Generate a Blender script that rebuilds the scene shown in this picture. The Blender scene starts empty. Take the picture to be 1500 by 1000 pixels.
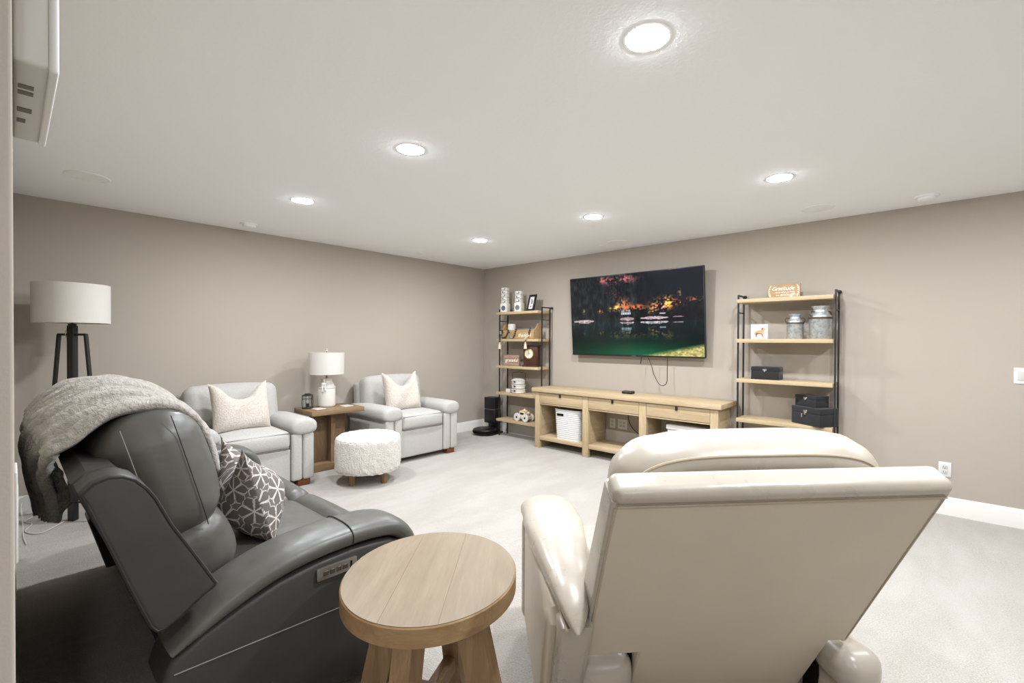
import bpy, bmesh, math, random
import numpy as np
from mathutils import Vector, Matrix
random.seed(7); np.random.seed(7)
SC = bpy.context.scene
COL = SC.collection
R = math.radians

# ------------------------------------------------------------------ camera
cd = bpy.data.cameras.new('camera'); cam = bpy.data.objects.new('camera', cd); COL.objects.link(cam)
SC.camera = cam
cd.sensor_width = 36.0; cd.lens = 673.71/1500*36.0
cd.shift_x = -22.865/1500; cd.shift_y = 5.393/1500
cd.clip_start = 0.02
yaw, pit, rol = R(41.584), R(-0.514), R(0.255)
vr = Vector((math.cos(yaw), math.sin(yaw), 0)); vf = Vector((-math.sin(yaw), math.cos(yaw), 0)); vu = Vector((0, 0, 1))
FW = vf*math.cos(pit)+vu*math.sin(pit); UP = -vf*math.sin(pit)+vu*math.cos(pit)
RR = vr*math.cos(rol)+UP*math.sin(rol); UU = UP*math.cos(rol)-vr*math.sin(rol)
m = Matrix((RR, UU, -FW)).transposed().to_4x4(); m.translation = (5.213, -4.859, 1.341)
cam.matrix_world = m

# ------------------------------------------------------------------ world, exposure
w = bpy.data.worlds.new('world'); SC.world = w; w.use_nodes = True
w.node_tree.nodes['Background'].inputs[0].default_value = (1, 0.97, 0.93, 1)
w.node_tree.nodes['Background'].inputs[1].default_value = 0.0
SC.view_settings.view_transform = 'Standard'; SC.view_settings.look = 'None'
SC.view_settings.exposure = 0.0; SC.view_settings.gamma = 1.0; SC.view_settings.use_curve_mapping = False
LAMP = 670.0           # radiance of the downlight lenses
LAMP_COLOR = (0.95, 0.985, 1.05)

# ------------------------------------------------------------------ materials
def srgb(r, g, b):
    f = lambda c: ((c/255+0.055)/1.055)**2.4 if c > 10.3 else c/255/12.92
    return (f(r), f(g), f(b), 1)
class N:
    def __init__(s, name, rough=0.6, spec=0.4, metal=0.0):
        s.m = bpy.data.materials.new(name); s.m.use_nodes = True; s.t = s.m.node_tree
        s.b = s.t.nodes['Principled BSDF']; s.set('Roughness', rough); s.set('Specular IOR Level', spec); s.set('Metallic', metal)
        s.tc = None
    def set(s, k, v): s.b.inputs[k].default_value = v
    def n(s, typ, **kw):
        x = s.t.nodes.new(typ)
        for k, v in kw.items():
            if hasattr(x, k): setattr(x, k, v)
            else: x.inputs[k.replace('_', ' ')].default_value = v
        return x
    def l(s, a, b): s.t.links.new(a, b)
    def coord(s, scale=(1, 1, 1), rot=(0, 0, 0), kind='Object'):
        if not s.tc: s.tc = s.n('ShaderNodeTexCoord')
        mp = s.n('ShaderNodeMapping'); mp.inputs['Scale'].default_value = scale; mp.inputs['Rotation'].default_value = rot
        s.l(s.tc.outputs[kind], mp.inputs['Vector']); return mp.outputs[0]
    def noise(s, vec, scale, detail=4, rough=0.55, dist=0.0):
        x = s.n('ShaderNodeTexNoise'); x.inputs['Scale'].default_value = scale; x.inputs['Detail'].default_value = detail
        x.inputs['Roughness'].default_value = rough; x.inputs['Distortion'].default_value = dist
        s.l(vec, x.inputs['Vector']); return x.outputs['Fac']
    def ramp(s, fac, stops):
        x = s.n('ShaderNodeValToRGB'); e = x.color_ramp.elements
        while len(e) < len(stops): e.new(0.5)
        for el, (p, c) in zip(e, stops): el.position = p; el.color = c
        s.l(fac, x.inputs[0]); return x.outputs[0]
    def mix(s, fac, a, b, mode='MIX'):
        x = s.n('ShaderNodeMix', data_type='RGBA', blend_type=mode)
        for sock, v in ((x.inputs[0], fac), (x.inputs[6], a), (x.inputs[7], b)):
            if hasattr(v, 'links') or hasattr(v, 'is_linked'): s.l(v, sock)
            else: sock.default_value = v
        return x.outputs[2]
    def math(s, op, a, b=0.0):
        x = s.n('ShaderNodeMath', operation=op)
        for sock, v in ((x.inputs[0], a), (x.inputs[1], b)):
            if hasattr(v, 'is_linked'): s.l(v, sock)
            else: sock.default_value = v
        return x.outputs[0]
    def color(s, v):
        if hasattr(v, 'is_linked'): s.l(v, s.b.inputs['Base Color'])
        else: s.set('Base Color', v)
    def bump(s, h, strength=0.3, dist=0.01, prev=None):
        x = s.n('ShaderNodeBump'); x.inputs['Strength'].default_value = strength; x.inputs['Distance'].default_value = dist
        s.l(h, x.inputs['Height'])
        if prev is not None: s.l(prev, x.inputs['Normal'])
        s.l(x.outputs[0], s.b.inputs['Normal']); return x.outputs[0]

def mul(c, k): return (c[0]*k, c[1]*k, c[2]*k, 1)
def plain(name, c, rough=0.5, spec=0.4, metal=0.0, var=0.06):
    a = N(name, rough, spec, metal)
    f = a.noise(a.coord(), 9, 3)
    a.color(a.ramp(f, [(0.3, mul(c, 1-var)), (0.7, mul(c, 1+var))])); return a.m
def m_wall(name, c):
    a = N(name, 0.9, 0.15)
    f = a.noise(a.coord(), 1.2, 3); a.color(a.ramp(f, [(0.3, mul(c, 0.985)), (0.7, mul(c, 1.015))]))
    a.bump(a.noise(a.coord(), 220, 3), 0.12, 0.002); return a.m
def m_ceiling():
    a = N('ceiling_paint', 0.95, 0.1); c = srgb(249, 251, 252)
    a.color(c)
    h = a.ramp(a.noise(a.coord(), 34, 4, 0.6), [(0.46, (0, 0, 0, 1)), (0.6, (1, 1, 1, 1))])
    a.bump(h, 0.10, 0.003); return a.m
def m_carpet():
    a = N('carpet_pile', 1.0, 0.05); v = a.coord()
    f1 = a.noise(v, 1.6, 4, 0.6); f2 = a.noise(v, 150, 3, 0.7)
    base = a.ramp(f1, [(0.3, srgb(180, 174, 165)), (0.7, srgb(191, 185, 176))])
    col = a.mix(a.ramp(f2, [(0.35, (0, 0, 0, 1)), (0.65, (1, 1, 1, 1))]), srgb(157, 151, 142), base)
    big = a.noise(a.coord((1, 0.35, 1), (0, 0, 0.6)), 5, 3, 0.6)
    a.color(a.mix(a.ramp(big, [(0.42, (0.0, 0.0, 0.0, 1)), (0.62, (0.30, 0.30, 0.30, 1))]), col, srgb(195, 190, 183)))
    a.set('Sheen Weight', 0.2)
    n1 = a.bump(a.noise(v, 110, 3, 0.7), 0.8, 0.012); a.bump(a.noise(v, 18, 3), 0.35, 0.02, n1); return a.m
def m_wood(name, c1, c2, c3, axis='x', scale=1.0, rough=0.5, knots=False):
    a = N(name, rough, 0.3)
    st = {'x': (0.9, 9, 9), 'y': (9, 0.9, 9), 'z': (9, 9, 0.9)}[axis]
    st = tuple(q*scale for q in st)
    v = a.coord(st)
    f = a.noise(v, 2.2, 5, 0.6, 0.6); g = a.noise(a.coord(tuple(q*5 for q in st)), 3, 4, 0.65)
    col = a.ramp(f, [(0.28, c2), (0.5, c1), (0.72, c3)])
    col = a.mix(a.ramp(g, [(0.35, (0.45, 0.45, 0.45, 1)), (0.6, (0, 0, 0, 1))]), col, c2)
    if knots:
        kn = a.noise(a.coord(tuple(q*0.85 for q in st)), 1.05, 3, 0.55, 1.2); col = a.mix(a.ramp(kn, [(0.66, (0, 0, 0, 1)), (0.74, (0.55, 0.55, 0.55, 1))]), col, mul(c2, 0.62))
    a.color(col)
    a.bump(g, 0.12, 0.002); return a.m
def m_leather(name, c, rough=0.4, spec=0.5, wr=0.25, var=0.08):
    a = N(name, rough, spec); v = a.coord()
    f = a.noise(v, 3.5, 4); a.color(a.ramp(f, [(0.3, mul(c, 1-var)), (0.7, mul(c, 1+var))]))
    vor = a.n('ShaderNodeTexVoronoi', feature='DISTANCE_TO_EDGE'); vor.inputs['Scale'].default_value = 260; a.l(v, vor.inputs['Vector'])
    n1 = a.bump(vor.outputs['Distance'], 0.10, 0.001)
    a.bump(a.noise(a.coord((1, 1, 1.8)), 7, 2, 0.45, 0.1), wr, 0.03, n1)
    a.l(a.ramp(a.noise(v, 14, 4), [(0.3, (rough-0.06,)*3+(1,)), (0.7, (rough+0.1,)*3+(1,))]), a.b.inputs['Roughness']); return a.m
def m_fabric(name, c1, c2, sc=420, rough=0.95, bump=0.5):
    a = N(name, rough, 0.1); v = a.coord()
    wx = a.noise(a.coord((1, 1, 7)), sc*0.35, 2, 0.6); wy = a.noise(a.coord((7, 7, 1)), sc*0.35, 2, 0.6)
    h = a.math('ADD', a.math('MULTIPLY', wx, 0.5), a.math('MULTIPLY', wy, 0.5))
    a.color(a.ramp(h, [(0.40, c1), (0.60, c2)])); a.set('Sheen Weight', 0.15)
    a.bump(h, bump, 0.003); return a.m
def m_fleece(name, c1, c2, sc=60, depth=0.02, strength=1.0):
    a = N(name, 1.0, 0.05); v = a.coord()
    f = a.noise(v, sc, 3, 0.65); a.color(a.ramp(f, [(0.36, c1), (0.62, c2)])); a.set('Sheen Weight', 0.4)
    a.bump(f, strength, depth); return a.m
def m_glow(name, c, strength):
    a = N(name, 0.5); a.color(c); a.b.inputs['Emission Color'].default_value = c; a.set('Emission Strength', strength); return a.m
def m_vcol(name, rough=0.5, emit=0.0, base_mul=1.0):
    a = N(name, rough, 0.3); at = a.n('ShaderNodeAttribute', attribute_name='print')
    if emit:
        a.set('Base Color', (0.004, 0.004, 0.005, 1)); a.l(at.outputs['Color'], a.b.inputs['Emission Color']); a.set('Emission Strength', emit)
    else: a.color(at.outputs['Color'])
    return a.m

M = {}
M['wall'] = m_wall('greige_wall_paint', srgb(172, 163, 151))
M['wall_near'] = M['wall']
M['ceiling'] = m_ceiling(); M['carpet'] = m_carpet()
M['trim'] = plain('white_trim_paint', srgb(226, 222, 215), 0.4, 0.4, var=0.01)
M['white'] = plain('white_plastic', srgb(214, 213, 211), 0.4, 0.4, var=0.01)
M['white_dim'] = plain('offwhite_plastic', srgb(198, 196, 190), 0.45, 0.4, var=0.01)
M['fixture'] = plain('ceiling_fixture_white', srgb(245, 246, 246), 0.5, 0.3, var=0.005)
M['grille'] = plain('speaker_grille', srgb(244, 245, 245), 0.8, 0.1, var=0.02)
M['black'] = plain('black_metal', srgb(38, 36, 34), 0.45, 0.4)
M['black_plastic'] = plain('black_plastic', srgb(24, 24, 25), 0.35, 0.5)
M['dark'] = plain('dark_slot', srgb(28, 26, 24), 0.8, 0.1)
M['dust'] = plain('black_dust_cover', srgb(22, 21, 20), 0.95, 0.05)
M['oak'] = m_wood('light_oak_x', srgb(186, 166, 132), srgb(169, 147, 113), srgb(198, 179, 148), 'x')
M['oak_z'] = m_wood('light_oak_z', srgb(186, 166, 132), srgb(169, 147, 113), srgb(198, 179, 148), 'z')
M['oak_y'] = m_wood('light_oak_y', srgb(186, 166, 132), srgb(169, 147, 113), srgb(198, 179, 148), 'y')
M['rust'] = m_wood('brown_oak', srgb(132, 108, 80), srgb(110, 87, 62), srgb(147, 123, 94), 'y')
M['rust_z'] = m_wood('brown_oak_z', srgb(132, 108, 80), srgb(110, 87, 62), srgb(147, 123, 94), 'z')
M['walnut'] = m_wood('dark_mahogany', srgb(72, 44, 34), srgb(48, 28, 22), srgb(92, 58, 42), 'z', 2, 0.35)
M['foot'] = m_wood('reddish_wood_foot', srgb(120, 72, 44), srgb(90, 50, 30), srgb(140, 90, 56), 'x', 3, 0.4)
M['leg_oak'] = m_wood('ottoman_leg_wood', srgb(142, 114, 82), srgb(118, 92, 64), srgb(156, 130, 98), 'z', 3, 0.5)
M['leather'] = m_leather('charcoal_leather', srgb(82, 81, 75), 0.38, 0.5, 0.22)
M['leather_flat'] = m_leather('charcoal_leather_panel', srgb(56, 55, 51), 0.5, 0.4, 0.08)
M['stitch_dark'] = plain('charcoal_welt', srgb(42, 41, 39), 0.6, 0.3)
M['stitch_grey'] = plain('grey_stitching', srgb(134, 131, 122), 0.8, 0.2)
M['cream'] = m_leather('cream_leather', srgb(174, 166, 152), 0.30, 0.5, 0.18, 0.04)  # same leather as the back, colour darkened on the strongly lit parts
M['cream_flat'] = m_leather('cream_leather_back', srgb(196, 184, 166), 0.55, 0.35, 0.04, 0.03)
M['cream_welt'] = plain('cream_welt', srgb(176, 162, 142), 0.6, 0.3)
M['tweed'] = m_fabric('light_grey_tweed', srgb(160, 157, 151), srgb(198, 195, 189), 420)
M['tweed_seam'] = plain('tweed_seam', srgb(122, 120, 117), 0.9, 0.1)
M['fur'] = m_fleece('cream_faux_fur', srgb(190, 180, 168), srgb(207, 199, 188), 70, 0.012, 0.7)
M['sherpa'] = m_fleece('ivory_sherpa', srgb(204, 198, 189), srgb(224, 219, 211), 85, 0.015, 0.9)
M['shade'] = m_fabric('white_linen_shade', srgb(200, 195, 187), srgb(210, 206, 198), 700, 0.9, 0.15)
M['ceramic'] = plain('white_ceramic', srgb(212, 207, 199), 0.25, 0.5, var=0.015)
M['brass'] = plain('aged_brass', srgb(176, 150, 104), 0.35, 0.5, 0.9)
M['chrome'] = plain('brushed_nickel', srgb(176, 172, 166), 0.32, 0.5, 0.9)
M['slot_grey'] = plain('grey_slot', srgb(120, 117, 110), 0.8, 0.1)
M['paper'] = plain('white_paper', srgb(216, 215, 212), 0.8, 0.2, var=0.01)
M['glow'] = m_glow('downlight_lens', LAMP_COLOR+(1,), LAMP)

# ------------------------------------------------------------------ mesh helpers
def link(name, bm, mat, parent=None, smooth=40, loc=None):
    me = bpy.data.meshes.new(name); bm.normal_update(); bm.to_mesh(me); bm.free()
    if mat is not None: me.materials.append(mat)
    if smooth:
        me.polygons.foreach_set('use_smooth', [True]*len(me.polygons))
        me.set_sharp_from_angle(angle=R(smooth))
    o = bpy.data.objects.new(name, me); COL.objects.link(o)
    if parent: o.parent = parent
    if loc is not None: o.location = loc
    return o
def tag(o, label, cat, group=None):
    o['label'] = label; o['category'] = cat
    if group: o['group'] = group
    return o
def thing(name, label, cat, loc, rz=0.0, group=None):
    o = bpy.data.objects.new(name, None); COL.objects.link(o); o.location = loc; o.rotation_euler = (0, 0, rz); o.empty_display_size = 0.05
    return tag(o, label, cat, group)
def struct(name, bm, mat, smooth=40):
    o = link(name, bm, mat, None, smooth); o['kind'] = 'structure'; return o
def dup(root, name, label, loc, rz=None, group=None):
    c = root.copy(); COL.objects.link(c); c.name = name; c.location = loc
    if rz is not None: c.rotation_euler = (0, 0, rz)
    c['label'] = label
    if group: c['group'] = group
    for ch in root.children:
        k = ch.copy(); COL.objects.link(k); k.parent = c
        for g in ch.children:
            q = g.copy(); COL.objects.link(q); q.parent = k
    return c
def B(): return bmesh.new()
def xf(bm, mat, since=0):
    bmesh.ops.transform(bm, matrix=mat, verts=bm.verts[:] if not since else list(bm.verts)[since:]); return bm
def box(x0, x1, y0, y1, z0, z1, bev=0.0, seg=2, bm=None):
    t = bmesh.new(); bmesh.ops.create_cube(t, size=1)
    for v in t.verts: v.co = Vector(((x0+x1)/2+v.co.x*(x1-x0), (y0+y1)/2+v.co.y*(y1-y0), (z0+z1)/2+v.co.z*(z1-z0)))
    if bev: bmesh.ops.bevel(t, geom=t.edges[:], offset=bev, segments=seg, affect='EDGES', profile=0.5)
    return merge(bm, t)
def merge(bm, t):
    if bm is None: return t
    me = bpy.data.meshes.new('tmp'); t.to_mesh(me); t.free(); bm.from_mesh(me); bpy.data.meshes.remove(me); return bm
def lines1d(h, r, n):
    inner = max(h-r, 1e-4); s = (0.2679, 0.5774, 1.0)
    pos = [inner+r*k for k in s]
    mid = [inner*(-1+2*i/n) for i in range(n+1)]
    return [-p for p in reversed(pos)]+mid+pos
def rbox(cx, cy, cz, sx, sy, sz, r=0.03, n=6, crown=(0, 0, 0), bm=None, mat=None):
    """rounded, puffed cushion box"""
    t = bmesh.new(); H = (sx/2, sy/2, sz/2); r = min(r, *H)*0.999
    L = [lines1d(h, r, n) for h in H]; cache = {}
    def V(p):
        k = tuple(round(q, 6) for q in p)
        if k not in cache:
            q = [0, 0, 0]
            inn = [max(-(H[i]-r), min(H[i]-r, p[i])) for i in range(3)]
            d = Vector([p[i]-inn[i] for i in range(3)])
            if d.length > 1e-9: d = d.normalized()*r
            q = [inn[i]+d[i] for i in range(3)]
            o = list(q)
            for a in range(3):
                if crown[a]:
                    f = 1.0
                    for b in range(3):
                        if b != a: f *= max(0.0, 1-(q[b]/H[b])**2)
                    o[a] += crown[a]*f*(q[a]/H[a])
            cache[k] = t.verts.new((o[0]+cx, o[1]+cy, o[2]+cz))
        return cache[k]
    for a in range(3):
        b, c = (a+1) % 3, (a+2) % 3
        for sgn in (-1, 1):
            for i in range(len(L[b])-1):
                for j in range(len(L[c])-1):
                    q = []
                    for (u, v) in ((i, j), (i+1, j), (i+1, j+1), (i, j+1)):
                        p = [0, 0, 0]; p[a] = sgn*H[a]; p[b] = L[b][u]; p[c] = L[c][v]; q.append(V(p))
                    if sgn < 0: q.reverse()
                    if len(set(q)) >= 3:
                        try: t.faces.new(q)
                        except ValueError: pass
    if mat is not None: bmesh.ops.transform(t, matrix=mat, verts=t.verts[:])
    return merge(bm, t)
def about(p, rx=0, ry=0, rz=0):
    p = Vector(p)
    return Matrix.Translation(p) @ Matrix.Rotation(rz, 4, 'Z') @ Matrix.Rotation(ry, 4, 'Y') @ Matrix.Rotation(rx, 4, 'X') @ Matrix.Translation(-p)
def prism(pts, x0, x1, bev=0.0, seg=3, axis='x', bm=None):
    """polygon (a,b) extruded along axis: x -> (y,z); y -> (x,z); z -> (x,y)"""
    t = bmesh.new()
    def P(a, b, k): return {'x': (k, a, b), 'y': (a, k, b), 'z': (a, b, k)}[axis]
    v0 = [t.verts.new(P(a, b, x0)) for a, b in pts]; v1 = [t.verts.new(P(a, b, x1)) for a, b in pts]
    n = len(pts); t.faces.new(v0); t.faces.new(list(reversed(v1)))
    for i in range(n): t.faces.new((v0[i], v1[i], v1[(i+1) % n], v0[(i+1) % n]))
    bmesh.ops.recalc_face_normals(t, faces=t.faces[:])
    if bev:
        cap = [e for e in t.edges if (e.verts[0] in v0) == (e.verts[1] in v0)]
        bmesh.ops.bevel(t, geom=cap, offset=bev, segments=seg, affect='EDGES', profile=0.5, clamp_overlap=True)
    return merge(bm, t)
def lathe(prof, seg=32, c=(0, 0, 0), bm=None, sx=1, sy=1):
    t = bmesh.new(); rings = []
    for r, z in prof:
        if r < 1e-5: rings.append([t.verts.new((c[0], c[1], c[2]+z))])
        else: rings.append([t.verts.new((c[0]+sx*r*math.cos(2*math.pi*i/seg), c[1]+sy*r*math.sin(2*math.pi*i/seg), c[2]+z)) for i in range(seg)])
    for a, b in zip(rings, rings[1:]):
        for i in range(seg):
            j = (i+1) % seg
            if len(a) == 1 and len(b) == 1: continue
            if len(a) == 1: t.faces.new((a[0], b[j], b[i]))
            elif len(b) == 1: t.faces.new((a[i], a[j], b[0]))
            else: t.faces.new((a[i], a[j], b[j], b[i]))
    bmesh.ops.recalc_face_normals(t, faces=t.faces[:])
    return merge(bm, t)
def cyl(x, y, z0, z1, r, seg=24, bev=0.0, bm=None):
    b = min(bev, r*0.9, (z1-z0)*0.45)
    pr = [(0, 0), (r, 0), (r, z1-z0), (0, z1-z0)] if not b else [(0, 0), (r-b, 0), (r-b*0.3, b*0.3), (r, b), (r, z1-z0-b), (r-b*0.3, z1-z0-b*0.3), (r-b, z1-z0), (0, z1-z0)]
    return lathe(pr, seg, (x, y, z0), bm)
def tube(path, rad, seg=8, closed=False, bm=None, flat=None):
    t = bmesh.new(); P = [Vector(p) for p in path]; n = len(P); rings = []
    rads = rad if isinstance(rad, (list, tuple)) else [rad]*n
    tan = []
    for i in range(n):
        a = P[(i-1) % n] if (closed or i > 0) else P[i]; b = P[(i+1) % n] if (closed or i < n-1) else P[i]
        tan.append((b-a).normalized())
    u = tan[0].orthogonal().normalized()
    for i in range(n):
        u = (u-tan[i]*u.dot(tan[i])); u = u.normalized() if u.length > 1e-6 else tan[i].orthogonal().normalized()
        v = tan[i].cross(u)
        rings.append([t.verts.new(P[i]+(u*math.cos(2*math.pi*k/seg)+v*math.sin(2*math.pi*k/seg))*rads[i]) for k in range(seg)])
    for i in range(n if closed else n-1):
        a, b = rings[i], rings[(i+1) % n]
        for k in range(seg): t.faces.new((a[k], a[(k+1) % seg], b[(k+1) % seg], b[k]))
    if not closed: t.faces.new(list(reversed(rings[0]))); t.faces.new(rings[-1])
    bmesh.ops.recalc_face_normals(t, faces=t.faces[:])
    return merge(bm, t)
def bar(p0, p1, a, b, bm=None, up=(0, 0, 1)):
    """rectangular bar between two points, section a x b"""
    p0 = Vector(p0); p1 = Vector(p1); d = (p1-p0); Ln = d.length; d.normalize()
    u = Vector(up); s = d.cross(u)
    if s.length < 1e-5: s = d.cross(Vector((0, 1, 0)))
    s.normalize(); q = s.cross(d).normalized()
    t = bmesh.new(); bmesh.ops.create_cube(t, size=1)
    M4 = Matrix((s, d, q)).transposed().to_4x4(); M4.translation = (p0+p1)/2
    for v in t.verts: v.co = Vector((v.co.x*a, v.co.y*Ln, v.co.z*b))
    bmesh.ops.transform(t, matrix=M4, verts=t.verts[:]); return merge(bm, t)
def smooth_path(pts, k=6):
    P = [Vector(p) for p in pts]; out = []
    for i in range(len(P)-1):
        a = P[i-1] if i else P[i]*2-P[i+1]; b = P[i]; c = P[i+1]; d = P[i+2] if i+2 < len(P) else P[i+1]*2-P[i]
        for j in range(k):
            t = j/k; out.append(0.5*((2*b)+(c-a)*t+(2*a-5*b+4*c-d)*t*t+(3*b-a-3*c+d)*t**3))
    out.append(P[-1]); return out
def padsweep(path, x, wx, th, seg=16, e=3.0, taper=None, bm=None, sk=0.0):
    """soft pad: superellipse section (wx across x, th along normal) swept on a (y,z) path"""
    t = bmesh.new(); P = smooth_path([(0, a, b) for a, b in path], 5); n = len(P); rings = []
    for i in range(n):
        a = P[max(i-1, 0)]; b = P[min(i+1, n-1)]; d = (b-a).normalized(); nrm = Vector((0, -d.z, d.y))
        f = i/(n-1); w = wx; q = th
        if taper: w, q, xo = taper(f); 
        else: xo = 0
        ring = []
        for k in range(seg):
            th_ = 2*math.pi*k/seg; c, s = math.cos(th_), math.sin(th_)
            px = math.copysign(abs(c)**(2/e), c)*w; pn = math.copysign(abs(s)**(2/e), s)*q
            ring.append(t.verts.new(Vector((x+xo+px, 0, 0))+Vector((0, P[i].y, P[i].z))+nrm*pn))
        rings.append(ring)
    for a, b in zip(rings, rings[1:]):
        for k in range(seg): t.faces.new((a[k], a[(k+1) % seg], b[(k+1) % seg], b[k]))
    t.faces.new(list(reversed(rings[0]))); t.faces.new(rings[-1])
    bmesh.ops.recalc_face_normals(t, faces=t.faces[:]); return merge(bm, t)
def colorize(o, fn):
    me = o.data; at = me.color_attributes.new('print', 'FLOAT_COLOR', 'POINT')
    arr = np.array([fn(v.co) for v in me.vertices], dtype=np.float32)
    if arr.shape[1] == 3: arr = np.hstack([arr, np.ones((len(arr), 1), np.float32)])
    at.data.foreach_set('color', arr.ravel())
def grid(nx, nz, fn):
    t = bmesh.new(); vs = [[t.verts.new(fn(i/nx, j/nz)) for i in range(nx+1)] for j in range(nz+1)]
    for j in range(nz):
        for i in range(nx): t.faces.new((vs[j][i], vs[j][i+1], vs[j+1][i+1], vs[j+1][i]))
    return t
def text_mesh(body, size, depth=0.001, shear=0.0, bold=0.0, align='CENTER', space=1.0):
    c = bpy.data.curves.new('txt', 'FONT'); c.body = body; c.size = size; c.extrude = depth; c.shear = shear; c.offset = bold
    c.align_x = align; c.align_y = 'CENTER'; c.space_character = space; c.resolution_u = 3
    o = bpy.data.objects.new('txt', c); COL.objects.link(o)
    dg = bpy.context.evaluated_depsgraph_get(); me = bpy.data.meshes.new_from_object(o.evaluated_get(dg))
    t = bmesh.new(); t.from_mesh(me); bpy.data.objects.remove(o); bpy.data.curves.remove(c); bpy.data.meshes.remove(me)
    bmesh.ops.transform(t, matrix=Matrix.Rotation(R(90), 4, 'X'), verts=t.verts[:]); return t     # now in the x-z plane facing -y
def tr(bm, x, y, z): bmesh.ops.translate(bm, vec=(x, y, z), verts=bm.verts[:]); return bm

# ------------------------------------------------------------------ the room
H = 2.44; XR = 8.6; YB = -8.4; NW = -4.8555; NX = 4.4
struct('floor', box(-0.1, XR+0.1, YB-0.1, 0.1, -0.1, 0.0), M['carpet'])
struct('ceiling', box(-0.1, XR+0.1, YB-0.1, 0.1, H, H+0.1), M['ceiling'])
struct('wall_left', box(-0.1, 0, YB, 0, 0, H), M['wall'])
struct('wall_back', box(-0.1, XR+0.1, 0, 0.1, 0, H), M['wall'])
struct('wall_right', box(XR, XR+0.1, YB, 0, 0, H), M['wall'])
struct('wall_rear', box(-0.1, XR+0.1, YB-0.1, YB, 0, H), M['wall'])
struct('wall_near', box(0, NX, NW-0.12, NW, 0, H, 0.004, 3), M['wall_near'])
def base_prof(): return [(0, 0), (0.016, 0), (0.016, 0.095), (0.013, 0.104), (0.013, 0.112), (0.008, 0.122), (0.006, 0.138), (0, 0.14)]
struct('baseboard_back', prism([(-a, b) for a, b in base_prof()], 0.016, XR, axis='x'), M['trim'], 25)
struct('baseboard_left', prism(base_prof(), NW+0.016, -0.0, axis='y'), M['trim'], 25)
struct('baseboard_near', prism([(NW+a, b) for a, b in base_prof()], 0.016, NX, axis='x'), M['trim'], 25)
struct('baseboard_right', prism([(XR-a, b) for a, b in base_prof()], YB, -0.016, axis='y'), M['trim'], 25)

# ceiling fixtures
def downlight(x, y, label):
    t = thing('ceiling_light', label, 'ceiling light', (x, y, H), 0, 'recessed ceiling lights')
    link('trim_ring', lathe([(0.073, -0.0012), (0.085, -0.0012), (0.090, -0.0004), (0.091, 0)], 40), M['fixture'], t)
    link('lens', lathe([(0, -0.0052), (0.025, -0.0050), (0.045, -0.0045), (0.060, -0.0036), (0.070, -0.0024), (0.0745, -0.0012)], 40), M['glow'], t)
    return t
downlight(4.42, -3.32, 'round ceiling downlight nearest the camera, largest, at the upper right')
downlight(2.94, -3.32, 'round ceiling downlight in the middle of the near row of three')
downlight(1.465, -3.32, 'leftmost round ceiling downlight, above the armchair with its back to the left wall')
downlight(2.94, -1.43, 'round ceiling downlight above the television, middle of the far row')
downlight(1.465, -1.43, 'smallest round ceiling downlight, nearest the far room corner')
downlight(4.42, -1.43, 'round ceiling downlight above the right-hand shelf, right end of the far row')
for (x, y) in ((5.895, -1.43), (5.895, -3.32), (5.895, -7.10), (7.37, -5.21)):  # unseen lamps added to brighten the ceiling and the recliner back
    t = downlight(x, y, 'added round ceiling downlight out of view, fill light from beside and behind the camera'); t['group'] = 'added fill downlights out of view'
def speaker(x, y, r, label):
    t = thing('ceiling_speaker', label, 'speaker', (x, y, H), 0, 'round in-ceiling speakers')
    link('frame', lathe([(r*0.94, -0.002), (r*0.95, -0.005), (r, -0.004), (r+0.003, 0)], 48), M['fixture'], t)
    link('grille', lathe([(0, -0.003), (r*0.94, -0.003)], 48), M['grille'], t)
speaker(0.909, -4.564+0.06, 0.115, 'round flush ceiling speaker above the tripod floor lamp, far left')
speaker(4.479, -0.452, 0.115, 'round flush ceiling speaker above the right-hand shelf, near the wall')
speaker(2.561, -0.369, 0.115, 'round flush ceiling speaker above the television, near the wall')
def detector(x, y, label):
    t = thing('smoke_detector', label, 'smoke detector', (x, y, H))
    link('base', lathe([(0, -0.012), (0.07, -0.012), (0.074, -0.006), (0.074, 0)], 40), M['fixture'], t)
    link('cap', lathe([(0, -0.034), (0.035, -0.033), (0.052, -0.026), (0.056, -0.016), (0.056, -0.012)], 40), M['fixture'], t)
detector(5.154, -0.293, 'white round smoke detector at the right edge of the ceiling by the wall')
detector(0.326, -3.343, 'white round smoke detector above the left armchair by the left wall')
for x, y, lab in ((2.33, -0.325, 'small white round sprinkler cap on the ceiling left of the television speaker'), (0.336, -1.418, 'small white round sprinkler cap on the ceiling over the far armchair')):
    tag(link('sprinkler_cap', lathe([(0, -0.006), (0.035, -0.006), (0.041, -0.003), (0.041, 0)], 32), M['fixture'], None, 40, (x, y, H)), lab, 'sprinkler cap')

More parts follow.
